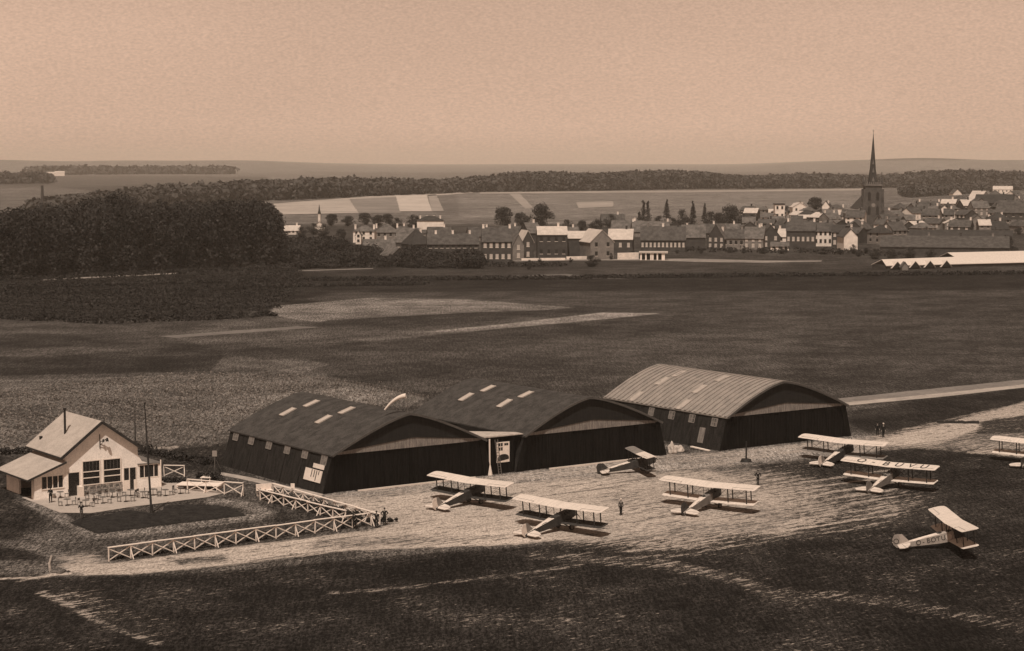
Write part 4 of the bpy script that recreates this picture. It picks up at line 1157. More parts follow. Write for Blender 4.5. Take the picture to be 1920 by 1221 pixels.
    for s in (-1, 1): b.tube([(s * .3, 1.9, 1.75), (s * .42, 1.3, 1.8), (s * .45, .5, 1.75)], .06, 6)
    mk(b, 'exhaust_pipe', DARK, nose)
    # struts
    for s in (-1, 1):
        for xx in (span * .21, span * .40):
            for dy in (.55, -.5):
                b = MB(); b.bar((s * xx, yl + dy, zl + xx * dih), (s * xx, yu + dy, zu + xx * dih), .07, .11); mk(b, 'strut', WOODD)
        for dy in (.5, -.5):
            b = MB(); b.bar((s * .36, .2 + dy, 1.9), (s * .55, yu + dy, zu + .02), .05, .08); mk(b, 'cabane_strut', WOODD)
    for s in (-1, 1):
        b = MB()
        for dy in (.5, -.45):
            b.tube([(s * .5, yl + dy, zl + .05), (s * span * .21, yu + dy, zu + .1)], .012, 4); b.tube([(s * span * .21, yl + dy, zl + .1), (s * span * .40, yu + dy, zu + .1)], .012, 4)
            b.tube([(s * .6, yu + dy, zu), (s * span * .21, yl + dy, zl + .1)], .012, 4); b.tube([(s * span * .21, yu + dy, zu), (s * span * .40, yl + dy, zl + .1)], .012, 4)
        mk(b, 'bracing_wire', DARK)
    # tail
    b = MB()
    for s in (-1, 1):
        o_ = [(0.08, -4.1), (1.0, -4.35), (1.62, -4.75), (1.72, -5.2), (1.45, -5.55), (.35, -5.45), (.12, -5.1)]
        b.prism([(s * q[0], q[1]) for q in o_], 'z', 1.56, 1.63)
    tp = mk(b, 'tailplane', DOPE)
    b = MB()
    for s in (-1, 1): b.bar((s * .12, -4.95, 1.64), (s * 1.68, -4.95, 1.64), .03, .015)
    mk(b, 'elevator_hinge', WOODM, tp)
    b = MB(); b.prism([(-4.05, 1.60), (-5.05, 1.58), (-5.05, 2.62), (-4.75, 2.58)], 'x', -.035, .035); mk(b, 'fin', fin)
    b = MB(); b.prism([(-5.07, 1.3), (-5.5, 1.35), (-5.78, 1.7), (-5.78, 2.3), (-5.5, 2.68), (-5.07, 2.66)], 'x', -.03, .03); rd = mk(b, 'rudder', rudder)
    b = MB(); b.bar((0, -4.9, 1.4), (0, -5.55, 1.0), .07); mk(b, 'tail_skid', WOODD)
    # undercarriage
    b = MB()
    for s in (-1, 1):
        b.bar((s * .36, 1.5, 1.0), (s * .8, .75, .37), .06, .09); b.bar((s * .36, -.1, .98), (s * .8, .65, .37), .06, .09)
    b.tube([(-.98, .7, .36), (.98, .7, .36)], .035, 8)
    uc = mk(b, 'undercarriage', WOODD)
    for s in (-1, 1):
        b = MB(); b.tube([(s * .86, .7, .36), (s * .98, .7, .36)], .35, 20); w = mk(b, 'wheel', DARK, uc)
        b = MB(); b.tube([(s * .845, .7, .36), (s * .995, .7, .36)], .23, 16); mk(b, 'wheel_cover', DOPED, w)
    if reg:
        sc = Matrix.Translation((0, yu - .02, zu + .075)) @ Matrix.Diagonal((1.0, 1.0, 1, 1))
        n = len(reg); xs_ = np.linspace(-span * .30, span * .36, n)
        chars = reg
        for cch, xx in zip(chars, xs_):
            M = T @ Matrix.Translation((xx, yu - .03, zu + .066 + abs(xx) * dih)) @ Matrix.Rotation(math.atan(dih) * (-1 if xx > 0 else 1), 4, 'Y') @ Matrix.Diagonal((1.0, 1.15, 1, 1))
            text_mesh('registration_letter', cch, 1.45 if cch != '-' else 1.3, LETTER, uw, M)
    if fusereg:
        for s in (1, -1):
            chars = fusereg; xs_ = np.linspace(-3.35, -.9, len(chars))
            for cch, yy in zip(chars, xs_):
                y_ = yy if s > 0 else -4.25 - yy
                t_ = (y_ + 1.2) / (-2.0) if y_ > -3.2 else 1
                w_ = .40 + (.24 - .40) * max(0, min(1.1, t_)) + 0.018
                M = T @ Matrix.Translation((s * w_, y_, 1.45)) @ Matrix(((0, 0, s, 0), (s, 0, 0, 0), (0, 1, 0, 0), (0, 0, 0, 1))) @ Matrix.Diagonal((.95, 1.0, 1, 1))
                text_mesh('registration_letter', cch, .68, LETTER, fu, M, .006)
            M = T @ Matrix.Translation((s * .036, -5.45, 1.98)) @ Matrix(((0, 0, s, 0), (s, 0, 0, 0), (0, 1, 0, 0), (0, 0, 0, 1)))
            text_mesh('registration_letter', fusereg[0], .75, LETTER, rd, M, .006)
            b = MB(); b.tube([(s * .425, -.35, 1.45), (s * .435, -.35, 1.45)], .32, 18); mk(b, 'roundel', DOPE, fu)
    return root
biplane((-4.6, 210.2, 0), 42, 'pale biplane parked leftmost, before the first hangar on the white apron', seed=1, rudder=DOPE, side=DOPE_SHADE, lowm=DOPE_SHADE)
biplane((5.0, 195.2, 0), 42, 'biplane in front at the middle of the pale apron, grey fin and white rudder', seed=2, rudder=DOPE, side=DOPE_SHADE, lowm=DOPE_SHADE)
biplane((15.6, 231.8, 0), 76, 'small white biplane facing right, close before the middle hangar door', span=9.6, seed=3, fin=COWL, rudder=COWL, side=DOPE_SHADE, lowm=DOPE_SHADE, upper_far=mat('grey_linen', .17, .2), scale=.92, dih=0.015, chord=1.35)  # far half of the upper wing greyer than the near half
biplane((21.6, 207.6, 0), 36, 'white biplane with dark tail fin beside the lone person, centre right of the apron', seed=4, fin=COWL, rudder=COWL)
biplane((41.8, 240.0, 0), 40, 'biplane nearest the far hangar, its plain white upper wing behind the lettered one', seed=5, rudder=DOPE, side=DOPE_SHADE, lowm=DOPED, span=12.4)
biplane((44.0, 221.3, 0), 37, 'biplane with dark registration letters painted across its white upper wing', seed=6, reg='O-BUVU', fin=DRAB_SHADE, rudder=DRAB_SHADE)
biplane((65.9, 239.0, 0), 33, 'white biplane with black rudder cut by the right edge of the view', seed=7, fin=COWL, rudder=COWL, span=11.6)
biplane((43.3, 186.0, 0), 87, 'biplane alone on the dark grass at lower right, letters on its fuselage side', seed=8, fusereg='O-BOTU', side=mat('fuselage_side_pale', .30, .15, 2), fin=mat('fin_linen', .30, .1), rudder=mat('rudder_linen', .24, .15), span=12.2, dih=0.05)

# ------------------------------------------------------------------ trees standing apart
KINDS = {k: make_tree(k) for k in ('round', 'round2', 'poplar', 'conifer', 'bushy')}
KUSED = {k: False for k in KINDS}
def plant(kind, x, y_base, y_top, label, group, wide=1.0):
    p = GH(x, y_base); dist = p.y * CP + CAM_H * SP
    h = (y_base - y_top) / F_PX * dist
    o = KINDS[kind] if not KUSED[kind] else copy_tree(KINDS[kind]); KUSED[kind] = True
    s = h / 12.0
    o.location = p; o.scale = (s * wide, s * wide, s); o.rotation_euler = (0, 0, random.uniform(0, 6.28))
    tag(o, label, 'tree', group); return o
TG = 'trees behind the town roofs'
for a in [
 ('round', 944, 430, 386, 'broad dark round tree, left one of the big pair behind the middle houses', TG, 1.15), ('round2', 978, 430, 396, 'lower spreading tree between the two big round trees', TG, 1.2),
 ('round2', 1017, 426, 378, 'tallest dark round tree of the pair behind the middle houses', TG, 1.1), ('bushy', 1064, 437, 411, 'small bushy tree directly right of the big round pair', TG, 1.1),
 ('round', 1091, 437, 412, 'small round tree left of the large pale gabled house', TG, 1), ('round2', 1118, 438, 409, 'round tree just behind the large pale gabled house', TG, 1.1),
 ('bushy', 1146, 430, 401, 'small leaning tree above the right roof of the pale gabled house', TG, 1), ('bushy', 1165, 434, 417, 'low bush behind the pale roof of the gabled house', TG, 1.3),
 ('poplar', 1206, 430, 376, 'thin poplar, left of the close pair', 'poplars', 1.1), ('poplar', 1215, 428, 377, 'thin poplar, right of the close pair', 'poplars', 1.1), ('poplar', 1199, 430, 397, 'short poplar at the foot of the close pair of poplars', 'poplars', 1.6),
 ('conifer', 1250, 412, 374, 'pointed conifer right of the poplar pair', 'conifers', 1.3), ('bushy', 1236, 432, 404, 'bush between the poplar pair and the pointed conifer', TG, 1.2), ('bushy', 1262, 434, 408, 'bushy tree below the pointed conifer', TG, 1.3), ('bushy', 1280, 432, 392, 'narrow bush between the two pointed conifers', TG, .8),
 ('conifer', 1299, 424, 377, 'darkest tall conifer in the middle of the tree row', 'conifers', 1.1), ('conifer', 1321, 420, 381, 'shorter conifer left of the large round tree', 'conifers', 1.1), ('bushy', 1334, 428, 396, 'dark bushes left of the large round tree', TG, 1.2),
 ('round2', 1368, 430, 381, 'large round tree in the middle of the town tree row', TG, 1.2), ('bushy', 1348, 432, 398, 'bush against the left side of the large round town tree', TG, 1.2), ('bushy', 1395, 434, 404, 'dark bush to the right of the large round town tree', TG, 1.3),
 ('round', 1528, 404, 368, 'compact dark tree between two pale houses left of the church', TG, 1.15), ('bushy', 1495, 402, 388, 'small dark bush before the pale house left of the compact tree', TG, 1.2), ('bushy', 1474, 404, 386, 'dark bush right of the square pale tower', TG, 1.0), 
 ('round', 622, 424, 400, 'round tree at the left end of the row behind the villas', TG, 1.4), ('round2', 652, 424, 403, 'second round tree from the left behind the villas', TG, 1.5), ('round', 684, 422, 398, 'round tree behind the chimneys of the left villa', TG, 1.5), ('round2', 708, 424, 401, 'round tree above the gap between the two villas', TG, 1.4), ('round', 727, 422, 400, 'round tree behind the right villa', TG, 1.4), ('bushy', 745, 432, 408, 'smaller tree right of the villa tree row', TG, 1.3),
 ('bushy', 773, 428, 402, 'dark tree against the left end of the big white house', TG, 1.0), ('bushy', 782, 430, 404, 'dark bush touching the left wall of the big white house', TG, .9),
 ('bushy', 588, 440, 418, 'dark tree just left of the turreted villa', TG, 1.2), ('bushy', 606, 444, 420, 'dark tree just right of the turreted villa', TG, 1.2), ('bushy', 566, 446, 425, 'dark tree beside the low white houses by the wood', TG, 1.2), ('round', 640, 452, 428, 'tree standing left of the pale villa walls', TG, 1.2),
 ('bushy', 1110, 500, 478, 'bush on the field edge below the large gabled house', 'bushes before the town', 1.6), ('bushy', 992, 505, 487, 'bush on the pale street edge before the middle houses', 'bushes before the town', .8), ('bushy', 1146, 487, 474, 'tiny dark tree in front of the large gabled wall', 'bushes before the town', .7),
 ('bushy', 1368, 474, 463, 'dark bush before the houses above the pale street', 'bushes before the town', 1.6), ('bushy', 1395, 475, 466, 'low bush right of the dark bush above the pale street', 'bushes before the town', 1.6), ('bushy', 1430, 476, 464, 'low bushes left of the long façade, above the street', 'bushes before the town', 1.8), ('bushy', 1465, 476, 462, 'dark bush under the left end of the long façade', 'bushes before the town', 1.3), ('bushy', 1545, 477, 464, 'wide dark bush below the pale façade', 'bushes before the town', 2.2), ('bushy', 1574, 477, 465, 'dark bush left below the pale pointed gable', 'bushes before the town', 1.6), ('bushy', 1600, 476, 458, 'dark tree touching the right of the pale pointed gable', 'bushes before the town', .9),
 ('bushy', 500, 591, 573, 'lone dark bush on the left end of the stubble field', 'bushes before the town', 1.2), ('bushy', 485, 592, 578, 'low bush left of the lone bush by the stubble field', 'bushes before the town', 1.6),
 ('bushy', 1640, 486, 466, 'dark bush left of the white roofed sheds', 'bushes before the town', 1.6), ('bushy', 1672, 484, 466, 'dark tree behind the left end of the white roofed sheds', 'bushes before the town', 1.6), ('bushy', 1705, 484, 465, 'wide dark tree behind the first dormers of the white sheds', 'bushes before the town', 2.0), ('bushy', 1745, 482, 467, 'dark hedge tree behind the middle of the white sheds', 'bushes before the town', 2.0),
 ('bushy', 1845, 478, 464, 'dark tree behind the right part of the white sheds', 'bushes before the town', 2.2), ('bushy', 1880, 478, 463, 'dark tree behind the right end of the white sheds', 'bushes before the town', 2.0), ('round', 1890, 470, 440, 'leafy dark tree near the right edge above the white sheds', TG, 1.0), ('bushy', 1862, 470, 452, 'small tree left of the leafy tree at the right edge', TG, 1.3),
]: plant(*a)

# ------------------------------------------------------------------ the near wood at left: crowns too many to count
def wood_mesh(name, poly, hfun, spacing, n, size, m, label, rk=(.42, .62), low=0.35, maxn=99999):
    P = [GH(*q) for q in poly]; xs_ = [p.x for p in P]; ys_ = [p.y for p in P]
    cs, rs = [], []
    def inside(x, y):
        c = False
        for i in range(len(P)):
            a, b_ = P[i], P[(i + 1) % len(P)]
            if (a.y > y) != (b_.y > y) and x < (b_.x - a.x) * (y - a.y) / (b_.y - a.y) + a.x: c = not c
        return c
    y = min(ys_)
    while y < max(ys_):
        x = min(xs_)
        while x < max(xs_):
            qx = x + random.uniform(-.4, .4) * spacing; qy = y + random.uniform(-.4, .4) * spacing
            if inside(qx, qy):
                h = hfun(qx, qy) * random.uniform(.86, 1.08); r = spacing * random.uniform(*rk) 
                z0 = float(hz(qx, qy))
                cs.append((qx, qy, z0 + h - r)); rs.append((r, r, r * .9))
                cs.append((qx + random.uniform(-1, 1), qy - r * .4, z0 + h * .55)); rs.append((r * 1.05, r * 1.05, h * low))
                if random.random() < .5: cs.append((qx + random.uniform(-2, 2), qy - r * .6, z0 + h * .22)); rs.append((r * .9, r * .9, h * .22))
            x += spacing
        y += spacing
    V_, Q_, tn = leaf_cloud(cs[:maxn], rs[:maxn], n, size, shell=.7)
    o = npmesh(name, V_, Q_, m, tn)
    return tag(o, label, 'wood', kind='stuff'), len(cs)
def h_wood(x, y):
    px_ = 960 + F_PX * x / y
    top = float(np.interp(px_, [-400, 0, 100, 160, 185, 210, 240, 254, 300, 400, 430, 500, 520, 545, 600, 640], [405, 403, 392, 386, 377, 373, 374, 385, 389, 383, 380, 383, 398, 428, 440, 445]))
    return max(11.0, min(23.5, CAM_H - (top - 300) * y / F_PX)) * random.choice([1.07, 1, .94, .80, .98, .88])
o, nn = wood_mesh('wood', [(-320, 540), (0, 526), (330, 511), (520, 496), (525, 455), (500, 430), (-320, 452)], h_wood, 7.0, 260, 0.46, LEAFD, 'dense dark wood of tall trees covering the left side behind the fields')
o, n2 = wood_mesh('wood', [(520, 496), (600, 488), (650, 474), (640, 467), (600, 464), (525, 468)], lambda x, y: 6.0, 5.6, 190, 0.42, LEAFD, 'lower wooded gardens between the big wood and the villas')
o, n3 = wood_mesh('wood', [(560, 505), (700, 500), (905, 506), (905, 492), (700, 480), (640, 472), (600, 486)], lambda x, y: 4.2 + 1.5 * math.sin(x * .3), 4.4, 110, 0.34, LEAFD, 'dark garden trees and bushes before the villas and the brick terrace')
def wood_far(x, y):
    e = float(np.interp(960 + F_PX * x / y, [60, 180, 330, 420], [.3, .5, .85, 1]))
    return (20 + 3 * math.sin(x * .011) + 2 * math.sin(x * .031 + 1)) * e
LEAFF = leaf_mat('far_wood_leaves', 0.050, 0.6)
o, n4 = wood_mesh('distant_wood', [(60, 398), (200, 392), (500, 377), (890, 361), (1300, 355), (1640, 352.5), (2150, 351), (2150, 347.5), (1640, 348.5), (1300, 350), (890, 356), (500, 369), (200, 382), (60, 388)], wood_far, 13, 42, 2.2, LEAFF, 'long belt of woodland crossing the far side of the fields')
print('clumps', nn, n2, n3, n4)
o, n5 = wood_mesh('distant_wood', [(-300, 346), (90, 344.5), (95, 341), (-300, 341)], lambda x, y: 18, 22, 40, 3.4, LEAFF, 'dark strip of distant wood at the far left under the horizon')
o, n6 = wood_mesh('distant_wood', [(60, 328.5), (300, 327), (440, 327), (440, 325), (60, 326)], lambda x, y: 22, 40, 40, 6, LEAFF, 'faint woodland strip near the horizon at upper left')
o, n7 = wood_mesh('distant_wood', [(1700, 372), (1920, 356), (2100, 350), (2100, 346), (1900, 350), (1690, 364)], lambda x, y: 11, 12, 40, 1.8, LEAFF, 'trees on the rise behind the right side of the town')
o, n8 = wood_mesh('rough_scrub', [(-220, 596), (60, 594), (200, 604), (400, 598), (515, 578), (560, 548), (560, 506), (330, 516), (-220, 541)], lambda x, y: max(.15, .5 + .5 * mnoise.noise(Vector((x * .05, y * .03, 2)))) * (1 if mnoise.noise(Vector((x * .035, y * .02, 7))) > -.12 else .2), 3.3, 22, .26, LEAFD, 'wide belt of low dark scrub spreading below the big wood', rk=(.45, .8))
def hedgerow(name, pts, r, h, n, size, label, m=LEAFD, dens=.8):
    cs, rs = [], []
    P = [GH(*q) for q in pts]
    for a, b_ in zip(P[:-1], P[1:]):
        k = int((b_ - a).length / (r * dens))
        for i in range(k):
            q = a.lerp(b_, i / k); cs.append((q.x + random.uniform(-r, r) * .5, q.y + random.uniform(-r, r), float(hz(q.x, q.y)) + h * random.uniform(.3, .8))); rs.append((r, r, h * random.uniform(.35, .6)))
    V_, Q_, tn = leaf_cloud(cs, rs, n, size); o = npmesh(name, V_, Q_, m, tn); return tag(o, label, 'hedge', kind='stuff')
hedgerow('rough_scrub', [(-100, 545), (300, 533), (600, 527), (1000, 524), (1400, 519), (1960, 514)], 2.0, 1.1, 40, .30, 'dark band of rough scrub crossing the fields before the town', LEAFD, .35)
hedgerow('rough_scrub', [(-100, 556), (300, 548), (560, 538), (800, 534)], 2.0, 1.0, 40, .30, 'second strip of scrub on the left before the wood', LEAFD, .4)
hedgerow('rough_scrub', [(-60, 528), (120, 524), (330, 514), (560, 503), (880, 500), (1060, 500)], 1.8, 1.6, 40, .32, 'tangled scrub along the foot of the wood and gardens', LEAFD, .7)
hedgerow('rough_scrub', [(-60, 596), (200, 607), (400, 600), (520, 592)], 1.2, 1.0, 26, .3, 'ragged weeds along the field border at left', LEAFD, .8)
hedgerow('hedge', [(1290, 472), (1400, 474), (1500, 475), (1640, 480), (1700, 482)], 1.6, 2.2, 24, .45, 'garden hedge along the houses above the pale street', LEAFD, 1.3)
hedgerow('rough_scrub', [(-30, 855), (60, 850), (110, 842), (240, 842), (330, 862), (405, 872)], .7, .9, 40, .16, 'dark weeds between the clubhouse and the crop field', LEAFD, .7)

# crops in rows behind the clubhouse and the hangars
def crop():
    pts = []
    P = [G(*q) for q in [(-60, 742), (0, 735), (200, 712), (400, 700), (600, 706), (790, 745), (720, 772), (640, 745), (430, 815), (400, 838), (250, 838), (120, 835), (-60, 850)]]
    a = R(AZ_U); u = Vector((math.sin(a), math.cos(a), 0)); v = Vector((-math.cos(a), math.sin(a), 0))
    def ins(q):
        c = False
        for i in range(len(P)):
            p1, p2 = P[i], P[(i + 1) % len(P)]
            if (p1.y > q.y) != (p2.y > q.y) and q.x < (p2.x - p1.x) * (q.y - p1.y) / (p2.y - p1.y) + p1.x: c = not c
        return c
    O = Vector((-60, 260, 0))
    for i in range(-85, 140):
        for j in range(-165, 200):
            q = O + u * (i * 1.5 + random.uniform(-.16, .16)) + v * (j * .45 + random.uniform(-.25, .25))
            if random.random() < .62 + .5 * mnoise.noise(q * .09) and ins(q + Vector((random.gauss(0, 1.6), random.gauss(0, 2.2), 0))): pts.append(q)
    C = np.array([tuple(p) for p in pts]); 
    V_, Q_, tn = leaf_cloud(C + [0, 0, .16], np.tile([.24, .24, .20], (len(C), 1)), 7, 0.12, shell=.3)
    m_ = np.clip(tn * .8 + .2 * np.repeat(rng.random(len(C)) , 28), 0, 1)
    return tag(npmesh('crop', V_, Q_, leaf_mat('crop_leaves', 0.17, 0.6), m_), 'rows of pale crop plants growing behind the clubhouse and hangars', 'crop', kind='stuff')
crop()
# stooks standing along the border of the crop field
hs = 0
stook0 = None
def make_stook():
    b = MB(); b.tube([(0, 0, 0), (0, 0, .4), (0, 0, .8)], [.24, .10, .18], 8); return b.build('stook', mat('straw', .14, .3, 4))
for i in range(34):
    t = i / 33
    q = G(588 + t * 205, 716 + t * 34 - 5 * math.sin(t * 3.1))
    if stook0 is None: stook0 = make_stook(); o = stook0
    else: o = stook0.copy(); COL.objects.link(o)
    o.location = q; tag(o, ORD[i] + ' straw stook from the left in the line along the crop field border', 'stook', 'line of straw stooks')

# ------------------------------------------------------------------ the town
WIN_BASE = {}
def house(x, yb, wpx, eave_px, ridge_px, depth, rot, wall, roof, label, style='side', win=None, chim=0, name='house', chm=None, group=None, cat='house', doors=True):
    """x, yb = middle of the front wall's foot in the photo; sizes in photo pixels at that distance"""
    p = GH(x, yb); D = p.y * CP - (p.z - CAM_H) * SP; k = D / F_PX
    w, he, hr = wpx * k, eave_px * k, ridge_px * k
    az = math.atan2(p.x, p.y)
    root = empty(name, p, -az + R(rot), label, cat, group or 'houses of the town')
    W = TONES[wall]; RF = TONES[roof]; d = depth
    b = MB(); ov = .35
    if style == 'side':
        b.prism([(0, -1.5), (d, -1.5), (d, he), (d / 2, hr - .15), (0, he)], 'x', -w / 2, w / 2); b.build('wall', W, root)
        r = MB(); slab4(r, [(-w/2 - .2, -ov, he - ov * (hr - he) / (d / 2)), (w/2 + .2, -ov, he - ov * (hr - he) / (d / 2)), (w/2 + .2, d/2, hr), (-w/2 - .2, d/2, hr)], .2)
        slab4(r, [(-w/2 - .2, d/2, hr), (w/2 + .2, d/2, hr), (w/2 + .2, d + ov, he - ov * (hr - he) / (d / 2)), (-w/2 - .2, d + ov, he - ov * (hr - he) / (d / 2))], .2)
    elif style == 'gable':
        b.prism([(-w/2, -1.5), (w/2, -1.5), (w/2, he), (0, hr - .15), (-w/2, he)], 'y', 0, d); b.build('wall', W, root)
        r = MB(); s_ = (hr - he) / (w / 2)
        slab4(r, [(-w/2 - ov, -.2, he - ov * s_), (0, -.2, hr), (0, d + .2, hr), (-w/2 - ov, d + .2, he - ov * s_)], .2)
        slab4(r, [(0, -.2, hr), (w/2 + ov, -.2, he - ov * s_), (w/2 + ov, d + .2, he - ov * s_), (0, d + .2, hr)], .2)
    elif style == 'hip':
        b.box(-w/2, w/2, 0, d, -1.5, he); b.build('wall', W, root)
        r = MB(); i_ = min(w, d) / 2 * .95; rl = max(.1, w/2 - i_)
        r.add([(-w/2 - ov, -ov, he - .05), (w/2 + ov, -ov, he - .05), (w/2 + ov, d + ov, he - .05), (-w/2 - ov, d + ov, he - .05), (-rl, d/2, hr), (rl, d/2, hr)], [(0, 1, 5, 4), (1, 2, 5), (2, 3, 4, 5), (3, 0, 4), (0, 3, 2, 1)])
    else:
        b.box(-w/2, w/2, 0, d, -1.5, he); b.build('wall', W, root); r = MB(); r.box(-w/2 - .3, w/2 + .3, -.3, d + .3, he, hr)
    ro = r.build('roof', RF, root)
    for c in range(chim):
        cx = (-w/2 + w * (c + .5) / chim) if chim > 1 else w * .22
        if chim == 2: cx = (-w/2 + .6, w/2 - .6)[c]
        cy = d/2 if style in ('side', 'hip', 'flat') else d * .4
        cz = hr if style != 'gable' else he + (hr - he) * (1 - abs(cx) / (w/2))
        if style == 'hip' and abs(cx) > 1: cz = hr - 1.2
        b = MB(); b.box(cx - .4, cx + .4, cy - .3, cy + .3, cz - 1.0, cz + 1.1); b.box(cx - .48, cx + .48, cy - .38, cy + .38, cz + 1.1, cz + 1.25); b.build('chimney', chm or TONES[random.choice(['wall_white', 'wall_grey', 'wall_brick'])], ro)
    if win:
        nx, nz_, wm = win
        fh = he if style != 'gable' else he
        for iz in range(nz_):
            for ix in range(nx):
                wx = -w/2 + w * (ix + .5) / nx; ww = min(1.1, w / nx * .5); wz = fh * (iz + .42) / nz_; wh = min(1.7, fh / nz_ * .58)
                b = MB(); b.box(wx - ww/2, wx + ww/2, -.06, -.004, wz, wz + wh); b.cur = 1; b.box(wx - ww/2 - .1, wx + ww/2 + .1, -.10, -.004, wz - .14, wz - .001)
                b.build('window', [wm, TONES['wall_white']], root)
    return root

HS = []
H = house; FG, FS = FAR_GLASS, FAR_SHUT
WH, GY, BR = 'wall_white', 'wall_grey', 'wall_brick'
RB, RG, RP, RD = 'roof_brown', 'roof_grey', 'roof_pale', 'roof_dark'
CW = TONES['wall_white']
H(534, 442, 14, 10, 19, 7, 10, GY, RP, 'low pale roofed house at the edge of the big wood', 'side', (2, 1, FG), 1)
H(550, 440, 22, 8, 17, 8, -8, WH, RP, 'low house with pale roof right of the wood edge, before the turreted villa', 'side', (3, 1, FG), 1)
H(682, 455, 40, 21, 33, 10, -6, WH, RG, 'white walled villa with grey hipped roof and pale chimneys', 'hip', (3, 2, FG), 2, chm=CW)
H(672, 458, 10, 18, 26, 5, -6, WH, RG, 'narrow white wing at the left front of the hipped villa', 'gable', (1, 2, FG), 0)
H(727, 449, 44, 13, 29, 11, 4, GY, RG, 'grey villa with broad hipped roof right of the white villa', 'hip', (4, 1, FG), 2, chm=CW)
H(758, 440, 22, 8, 16, 8, 20, BR, RB, 'low brown house behind the grey villa', 'side', (2, 1, FG), 1, chm=CW)
H(807, 437, 50, 23, 32, 11, 0, WH, RD, 'big white house with dark roof and four white chimneys', 'hip', None, 4, chm=CW)
H(806, 443, 30, 6, 12, 7, 5, GY, RB, 'low grey roofed house directly before the big white house', 'side', (3, 1, FG), 1)
H(791, 469, 40, 11, 40, 11, 25, BR, RD, 'pyramid roofed dark house below the big white house', 'hip', None, 1, chm=CW)
H(764, 461, 44, 8, 33, 12, -5, BR, RG, 'grey roofed house between the villas and the pyramid roofed house', 'side', None, 1, chm=CW)
H(712, 482, 60, 13, 33, 9, 6, BR, RG, 'long low house with large grey roof before the villas', 'side', (4, 1, FG), 1, chm=CW)
H(749, 491, 36, 12, 27, 9, 28, BR, RG, 'small gabled house with pale verge boards before the long grey roof', 'gable', (2, 1, FG), 1, chm=CW)
H(775, 497, 22, 6, 11, 5, 5, GY, RP, 'low pale roofed outbuilding right of the small gabled house', 'side', None, 0)
H(850, 485, 96, 28, 46, 11, 2, BR, RB, 'long brick row house with brown roof left of the white windowed house', 'side', (9, 2, FAR_GLASS), 3, chm=CW)
H(932, 494, 56, 42, 66, 11, 2, BR, RB, 'tall brick house with a row of bright white framed windows', 'side', (5, 2, FS), 2, chm=CW)
H(972, 489, 22, 30, 50, 10, 15, GY, RG, 'narrow house with striped grey roof, left of three narrow ones', 'gable', (1, 2, FS), 1)
H(990, 488, 22, 36, 56, 10, 15, BR, RP, 'narrow house with pale verge and roof slope in the middle of three narrow ones', 'gable', (1, 2, FS), 1)
H(1004, 470, 26, 34, 52, 12, 20, BR, RG, 'dark house behind the three narrow houses with pale sunlit gable roof', 'side', None, 1)
H(1036, 486, 56, 47, 61, 10, 4, BR, RP, 'tall dark brick house with flat pale roof beside the pale street', 'side', (4, 2, FG), 1, chm=CW)
H(1053, 484, 14, 30, 42, 8, 4, BR, RD, 'small dark gable with two bright windows right of the tall brick house', 'gable', (2, 2, FS), 0)
H(1086, 484, 46, 38, 50, 10, 3, BR, RP, 'dark barn with pale roof left of the big gabled house', 'side', None, 0, name='barn', cat='barn')
H(1129, 487, 46, 34, 56, 17, 18, GY, RP, 'largest house before the town with tall pale front gable', 'gable', (2, 2, FG), 1, chm=CW)
H(1163, 474, 46, 26, 44, 11, -3, BR, RP, 'wing with pale roof to the right of the largest gabled house', 'side', (3, 1, FS), 1)
H(1243, 473, 84, 24, 48, 11, 0, BR, RB, 'long low row house with a line of bright windows, left part of town front', 'side', (11, 1, FS), 3)
H(1222, 444, 70, 10, 28, 14, 6, GY, RG, 'grey roofed house behind the long row house below the poplars', 'side', None, 2, chm=CW)
H(1300, 470, 44, 26, 48, 10, 0, BR, RG, 'grey roofed house right of the long row of bright windows', 'side', None, 1)
H(1342, 468, 34, 22, 48, 9, -22, BR, RG, 'house with white window bays and slanting gable roof, below the conifers', 'gable', (3, 2, FS), 1, chm=CW)
H(1375, 468, 40, 22, 38, 10, 4, GY, RB, 'brown roofed house right of the white window bays', 'side', (4, 1, FG), 2)
H(1412, 468, 38, 22, 42, 10, -10, GY, RG, 'grey roofed house left of the long façade by two', 'side', (3, 2, FS), 1, chm=CW)
H(1445, 467, 36, 24, 46, 10, 10, BR, RB, 'brown roofed house directly left of the long façade', 'gable', (2, 2, FS), 1, chm=CW)
H(1462, 470, 34, 9, 16, 6, 0, WH, RG, 'low white garden building below the long façade', 'side', (3, 1, FG), 0)
H(1501, 466, 54, 34, 50, 11, -2, BR, RB, 'long brick façade with five bright windows in one line', 'side', (6, 1, FS), 2, chm=CW)
H(1543, 462, 34, 29, 44, 11, -2, WH, RB, 'pale plastered façade with four small windows above', 'side', (4, 2, FG), 1)
H(1571, 464, 24, 29, 42, 11, -2, BR, RD, 'dark house between the pale façade and the pale pointed gable', 'side', (2, 2, FS), 0)
H(1595, 469, 26, 26, 40, 12, 14, WH, RB, 'pale pointed gable end facing the fields, left of the church', 'gable', None, 1, chm=CW)
H(1462, 413, 18, 29, 31, 8, 6, WH, RD, 'square pale tower with flat dark top above the roofs', 'flat', (2, 2, FG), 0, name='tower_house', cat='tower')
H(1500, 402, 28, 14, 22, 9, 12, WH, RP, 'pale house left of the compact dark tree', 'gable', (2, 1, FG), 1)
H(1548, 404, 14, 18, 27, 8, -10, WH, RB, 'small pale gable right of the compact dark tree', 'gable', None, 1)
H(1565, 402, 28, 11, 17, 8, 0, WH, RG, 'low pale house left of the church tower', 'side', (3, 1, FG), 0)
H(1448, 410, 14, 12, 18, 8, 0, WH, RP, 'small pale roofed house at the foot of the square tower, left', 'side', None, 0)
H(1512, 418, 30, 9, 15, 8, 0, GY, RP, 'low pale roof below the compact dark tree', 'side', None, 0)
